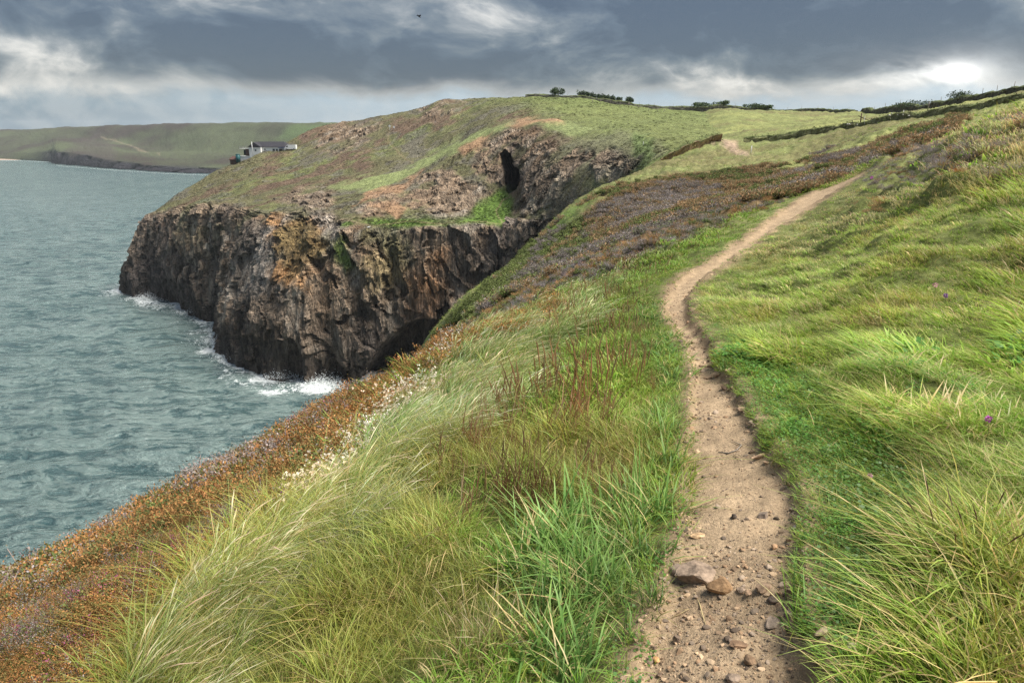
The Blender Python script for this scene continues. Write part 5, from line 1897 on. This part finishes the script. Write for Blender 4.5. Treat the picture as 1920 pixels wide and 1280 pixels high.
p_ = foot(1179, 288)
t = tag(empty("braced_post", p_), "post with two slanting braces in the old broken fence", "post")
MB().tube([(0, 0, -.4), (0, 0, 2.3)], [.09, .07], 7).build("post", M_WOOD, t, True)
for s_ in (-1, 1):
    MB().tube([(s_ * 1.1, 0, -.1), (s_ * .1, 0, 1.9)], [.06, .06], 6).build("brace", M_WOOD, t, True)
# posts near the gate on the right
for px_, Y_, h_, w_, mt, lab in ((1669, 112, 1.55, .06, M_POST, "left one of two tall pale poles behind the earth bank"), (1691, 110, 1.6, .06, M_POST, "right one of two tall pale poles behind the earth bank"),
                                 (1739, 105, 1.5, .07, M_WOOD, "grey wooden post further up behind the earth bank"), (1673, 109.5, .95, .07, M_BROWN, "short brown post in front of the two tall pale poles"),
                                 (1619, 119, 1.45, .05, M_POST, "thin white pole beside the broken timber rail"), (1408, 113, 1.15, .07, flat("white_post", (.78, .78, .74), .7, .05), "white marker post beside the gap in the bank"),
                                 (1206, 172, 1.0, .07, M_POST, "small pale marker post on the cliff top track")):
    p_ = foot(px_, Y_)
    m = MB().tube([(0, 0, -.3), (.0, 0, h_ * .5), (.02, 0, h_)], [w_, w_, w_ * .85], 8)
    m.box((.02, 0, h_ + .012), (w_ * 1.7, w_ * 1.7, .03))
    o = m.build("pole" if "pole" in lab else "post", mt, None, True)
    o.location = p_
    tag(o, lab, "pole" if "pole" in lab else "post")
p_ = foot(1613, 122)
t = tag(empty("broken_fence", p_), "broken brown timber fence with a fallen rail by the earth bank", "fence")
for (a_, b_, r_, nm) in (((0, 0, -.3), (0, 0, 1.7), .09, "post"), ((2.4, -.3, -.3), (2.5, -.3, 1.0), .08, "post"), ((-.5, 0, 1.25), (2.0, -.3, .15), .07, "rail"), ((1.6, -.2, .8), (3.4, -.4, .1), .06, "rail"), ((2.5, -.3, .9), (4.6, -.5, .25), .06, "rail")):
    MB().tube([a_, tuple((np.array(a_) + np.array(b_)) / 2), b_], r_, 7).build(nm, M_BROWN, t, True)

# ------------------------------------------------------------------ the building on the headland shoulder
bY = 352.0
k_ = bY * .968 / F
b0 = Vector(((505 - 960) * k_, bY, 0))
b0.z = float(at_y(505, 287, bY)[2])
rz = R(-7)
bl = tag(empty("cafe_building", b0, rz), "low white building with a long dark hipped roof on the headland shoulder", "building")
Wd, Dp, Hh = 19.5, 8.0, 2.9
bm_ = MB().box((0, Dp / 2, Hh / 2 - 3), (Wd, Dp, Hh + 6)).box((-6.2, -.75, Hh / 2 - 3.0), (6.2, 1.5, Hh + 5.6))
bm_.build("wall", M_WHITE, bl)


def hip(x0, x1, y0, y1, z0, z1, ins, eav=.35):
    v = [(x0 - eav, y0 - eav, z0), (x1 + eav, y0 - eav, z0), (x1 + eav, y1 + eav, z0), (x0 - eav, y1 + eav, z0), (x0 + ins, (y0 + y1) / 2, z1), (x1 - ins, (y0 + y1) / 2, z1),
         (x0 - eav, y0 - eav, z0 - .18), (x1 + eav, y0 - eav, z0 - .18), (x1 + eav, y1 + eav, z0 - .18), (x0 - eav, y1 + eav, z0 - .18)]
    f4 = [(0, 1, 5, 4), (2, 3, 4, 5), (6, 7, 1, 0), (7, 8, 2, 1), (8, 9, 3, 2), (9, 6, 0, 3), (9, 8, 7, 6)]
    f3 = [(1, 2, 5), (3, 0, 4)]
    m = MB().put(v, f4)
    m.F3.append(np.array(f3))
    return m


rf_ = hip(-Wd / 2, Wd / 2, 0, Dp, Hh + .02, Hh + 2.5, 3.0).build("roof", M_ROOF, bl)
gb = MB().put([(-9.6, -1.9, Hh), (-2.9, -1.9, Hh), (-6.2, -1.9, Hh + 2.2), (-9.6, 2.5, Hh), (-2.9, 2.5, Hh), (-6.2, 2.9, Hh + 2.3)], [(0, 1, 4, 3), (1, 2, 5, 4), (2, 0, 3, 5)])
gb.F3.append(np.array([(0, 1, 2), (3, 5, 4)]))
gb.build("gable_roof", M_ROOF, bl)
for x_, y_, w_, h_, z_ in ((-5.8, -1.5, .8, .7, 1.3), (-1.6, 0, .7, .6, 1.7), (3.0, 0, 1.2, .9, 1.5), (4.6, 0, 1.0, .9, 1.5)):
    fr = MB().box((x_, y_ - .03, z_), (w_ + .2, .08, h_ + .2)).build("window", M_WHITE, bl)
    MB().box((x_, y_ - .07, z_), (w_, .06, h_)).build("pane", M_GLASS, fr)
MB().box((6.6, -.05, .9), (1.5, .1, 2.0)).build("door", M_BROWN, bl)
cn = MB().box((7.6, -.75, 2.45), (3.6, 1.5, .16)).build("canopy", M_BLUE, bl)
for x_ in (6.0, 9.2):
    MB().box((x_, -1.35, 1.1), (.14, .14, 2.5)).build("canopy_post", M_WHITE, bl)
MB().box((9.0, -.3, .8), (1.0, .1, 1.7)).build("door", M_WHITE, bl)
# terrace at the seaward end
dk = MB().box((-12.6, 1.0, -1.6), (6.2, 4.6, .25)).box((-12.6, 1.0, -4.0), (5.8, 4.2, 4.6)).build("terrace", M_WHITE, bl)
MB().box((-10.6, .4, .3), (1.9, 2.0, 3.4)).build("terrace_wall", M_BROWN, bl)
MB().box((-12.0, .6, 2.1), (5.0, 3.0, .18)).build("balcony", M_WHITE, bl)
for x_ in (-14.3, -12.6, -11.2):
    MB().box((x_, -.8, 2.65), (.1, .1, 1.0)).build("balcony_post", M_METAL, bl)
MB().box((-12.5, -.8, 3.12), (4.0, .07, .07)).build("balcony_rail", M_METAL, bl)
MB().box((-12.0, 1.4, .2), (3.2, .1, 2.6)).build("window", M_GLASS, bl)


def bldg_pt(x, y, z):
    c, s = math.cos(rz), math.sin(rz)
    return b0 + Vector((x * c - y * s, x * s + y * c, z))


o = MB().tube([(0, 0, -3), (0, 0, 3.7)], [.14, .11], 8).box((0, 0, 3.75), (.3, .3, .12)).build("flagpole", flat("white_pole", (.8, .8, .8), .5, .03), None, True)
o.location = bldg_pt(-6.9, -2.6, 1.6)
tag(o, "thick white pole in front of the gable of the white building", "pole")
t = tag(empty("shed", bldg_pt(-17.6, -.5, -4.6), rz), "small dark shed with a brown pitched roof at the seaward end of the building", "shed")
MB().box((0, 0, .2), (4.0, 3.2, 2.6)).build("wall", M_BROWN, t)
hip(-2, 2, -1.6, 1.6, 1.5, 3.0, .6).build("roof", flat("brown_roof", (.10, .055, .045), .8, .2), t)
t = tag(empty("water_tank", bldg_pt(-15.0, -2.4, -3.4), rz), "teal round tank between the dark shed and the white building", "tank")
MB().tube([(0, 0, -1.0), (0, 0, 2.7)], [1.05, 1.05], 16).build("drum", M_TEAL, t, True)
MB().tube([(0, 0, 2.7), (0, 0, 2.95)], [1.15, .5], 16).build("lid", M_TEAL, t, True)
# white van parked at the right end
vp = bldg_pt(12.6, -1.6, -.55)
vz = down(vp.x, vp.y)
if vz and vz > vp.z: vp.z = vz + .02
vn = tag(empty("parked_van", vp, rz + R(4)), "white van parked at the right end of the white building", "van")
prof_ = [(-2.8, .35), (-2.85, .95), (-2.5, 1.15), (-1.75, 2.05), (-1.3, 2.3), (2.75, 2.35), (2.85, 2.2), (2.85, .35)]
m = MB()
V = [(a_, -.95, b_) for a_, b_ in prof_] + [(a_, .95, b_) for a_, b_ in prof_]
n_p = len(prof_)
m.put(V, [(i_, i_ + n_p, (i_ + 1) % n_p + n_p, (i_ + 1) % n_p) for i_ in range(n_p)])
m.F3.append(np.array([(0, i_, i_ + 1) for i_ in range(1, n_p - 1)] + [(n_p, n_p + i_ + 1, n_p + i_) for i_ in range(1, n_p - 1)]))
m.build("body", M_VAN, vn)
MB().put([(-2.53, -.85, 1.18), (-2.53, .85, 1.18), (-1.80, .8, 2.04), (-1.80, -.8, 2.04)], [(0, 1, 2, 3)]).build("windscreen", M_GLASS, vn)
MB().put([(-2.1, -.965, 1.25), (-1.1, -.965, 1.25), (-1.1, -.965, 1.95), (-1.65, -.965, 1.95)], [(0, 1, 2, 3)]).build("side_window", M_GLASS, vn)
for x_ in (-1.9, 1.9):
    for y_ in (-.9, .9):
        wh = MB().tube([(x_, y_ - .12, .36), (x_, y_ + .12, .36)], [.36, .36], 14).build("wheel", M_TYRE, vn, True)
        MB().tube([(x_, y_ - .14, .36), (x_, y_ + .14, .36)], [.2, .2], 10).build("rim", M_METAL, wh, True)
for y_ in (-.7, .7):
    MB().box((-2.84, y_, .85), (.08, .3, .2)).build("headlight", M_METAL, vn)


# ------------------------------------------------------------------ birds and signs
def gull(loc, lab, mat, wing=0.0, name="gull", s=1.0, rz=0.0, roll=0.0):
    t = tag(empty(name, loc, rz), lab, "bird")
    t.scale = (s, s, s)
    t.rotation_euler = (0, roll, rz)
    MB().tube([(-.34, 0, .10), (-.2, 0, .14), (0, 0, .17), (.16, 0, .2), (.24, 0, .27), (.31, 0, .28), (.37, 0, .265)], [.015, .06, .10, .09, .055, .055, .012], 8).build("body", mat, t, True)
    if wing:
        for s_ in (-1, 1):
            MB().put([(.1, s_ * .05, .2), (-.1, s_ * .05, .2), (-.06, s_ * wing * .5, .30), (.12, s_ * wing * .5, .32), (-.16, s_ * wing, .22), (-.06, s_ * wing, .24)],
                     [(0, 1, 2, 3), (3, 2, 4, 5)]).build("wing", mat, t)
    else:
        for s_ in (-1, 1):
            MB().tube([(.02, s_ * .04, -.02), (.02, s_ * .04, .12)], [.012, .014], 5).build("leg", M_METAL, t)
    return t


p_, _n = hit(691, 428)
gull(p_, "white gull standing on the grassy ledge of the headland", M_GULL, 0, s=1.7)
d_ = ray(784, 32); d_ = d_ / np.linalg.norm(d_)
gull(Vector((0, 0, CAMZ)) + Vector(d_ * 118), "dark bird flying high in the cloudy sky", M_DARK, .62, "bird", 1.0, .7, R(48))
for (px_, py_, lab, h_) in ((731, 246, "taller white signpost on the grassy saddle of the headland", 2.6), (739, 244, "shorter white signpost right of the taller one on the headland", 1.6)):
    p_, _n = hit(px_, py_)
    t = tag(empty("signpost", p_), lab, "sign")
    MB().tube([(0, 0, -.4), (0, 0, h_)], [.12, .12], 7).build("pole", M_POST, t, True)
    MB().box((0, -.1, h_ - .3), (.9, .08, .8)).build("sign_board", flat("white_board", (.8, .8, .78), .6, .03), t)

# ------------------------------------------------------------------ broken water thrown up at the rocks
for (px_, py_, sp, n, nm) in ((600, 722, 11, 900, "a"), (450, 668, 9, 500, "b"), (372, 586, 8, 400, "c"), (420, 640, 9, 500, "d"), (275, 560, 10, 400, "e"), (530, 707, 9, 400, "f")):
    c_ = at_z(px_, py_, 0)
    n *= 3
    P = rng.normal(0, 1, (n, 3)) * np.array([sp * .45, sp * .28, 0]) + c_
    hgt_ = np.abs(rng.normal(0, 1, n)) * 1.3 * np.exp(-((P[:, 0] - c_[0]) / (sp * .5)) ** 2)
    P[:, 2] = .1 + hgt_
    V, Fq, C = leaves(P, .26, (.85, .88, .88), .7, .05)
    tag(add("sea_spray", mk_mesh("sea_spray", V, Fq, C), M_FOAM), "white spray where waves break on the foot of the cliff", kind="stuff")
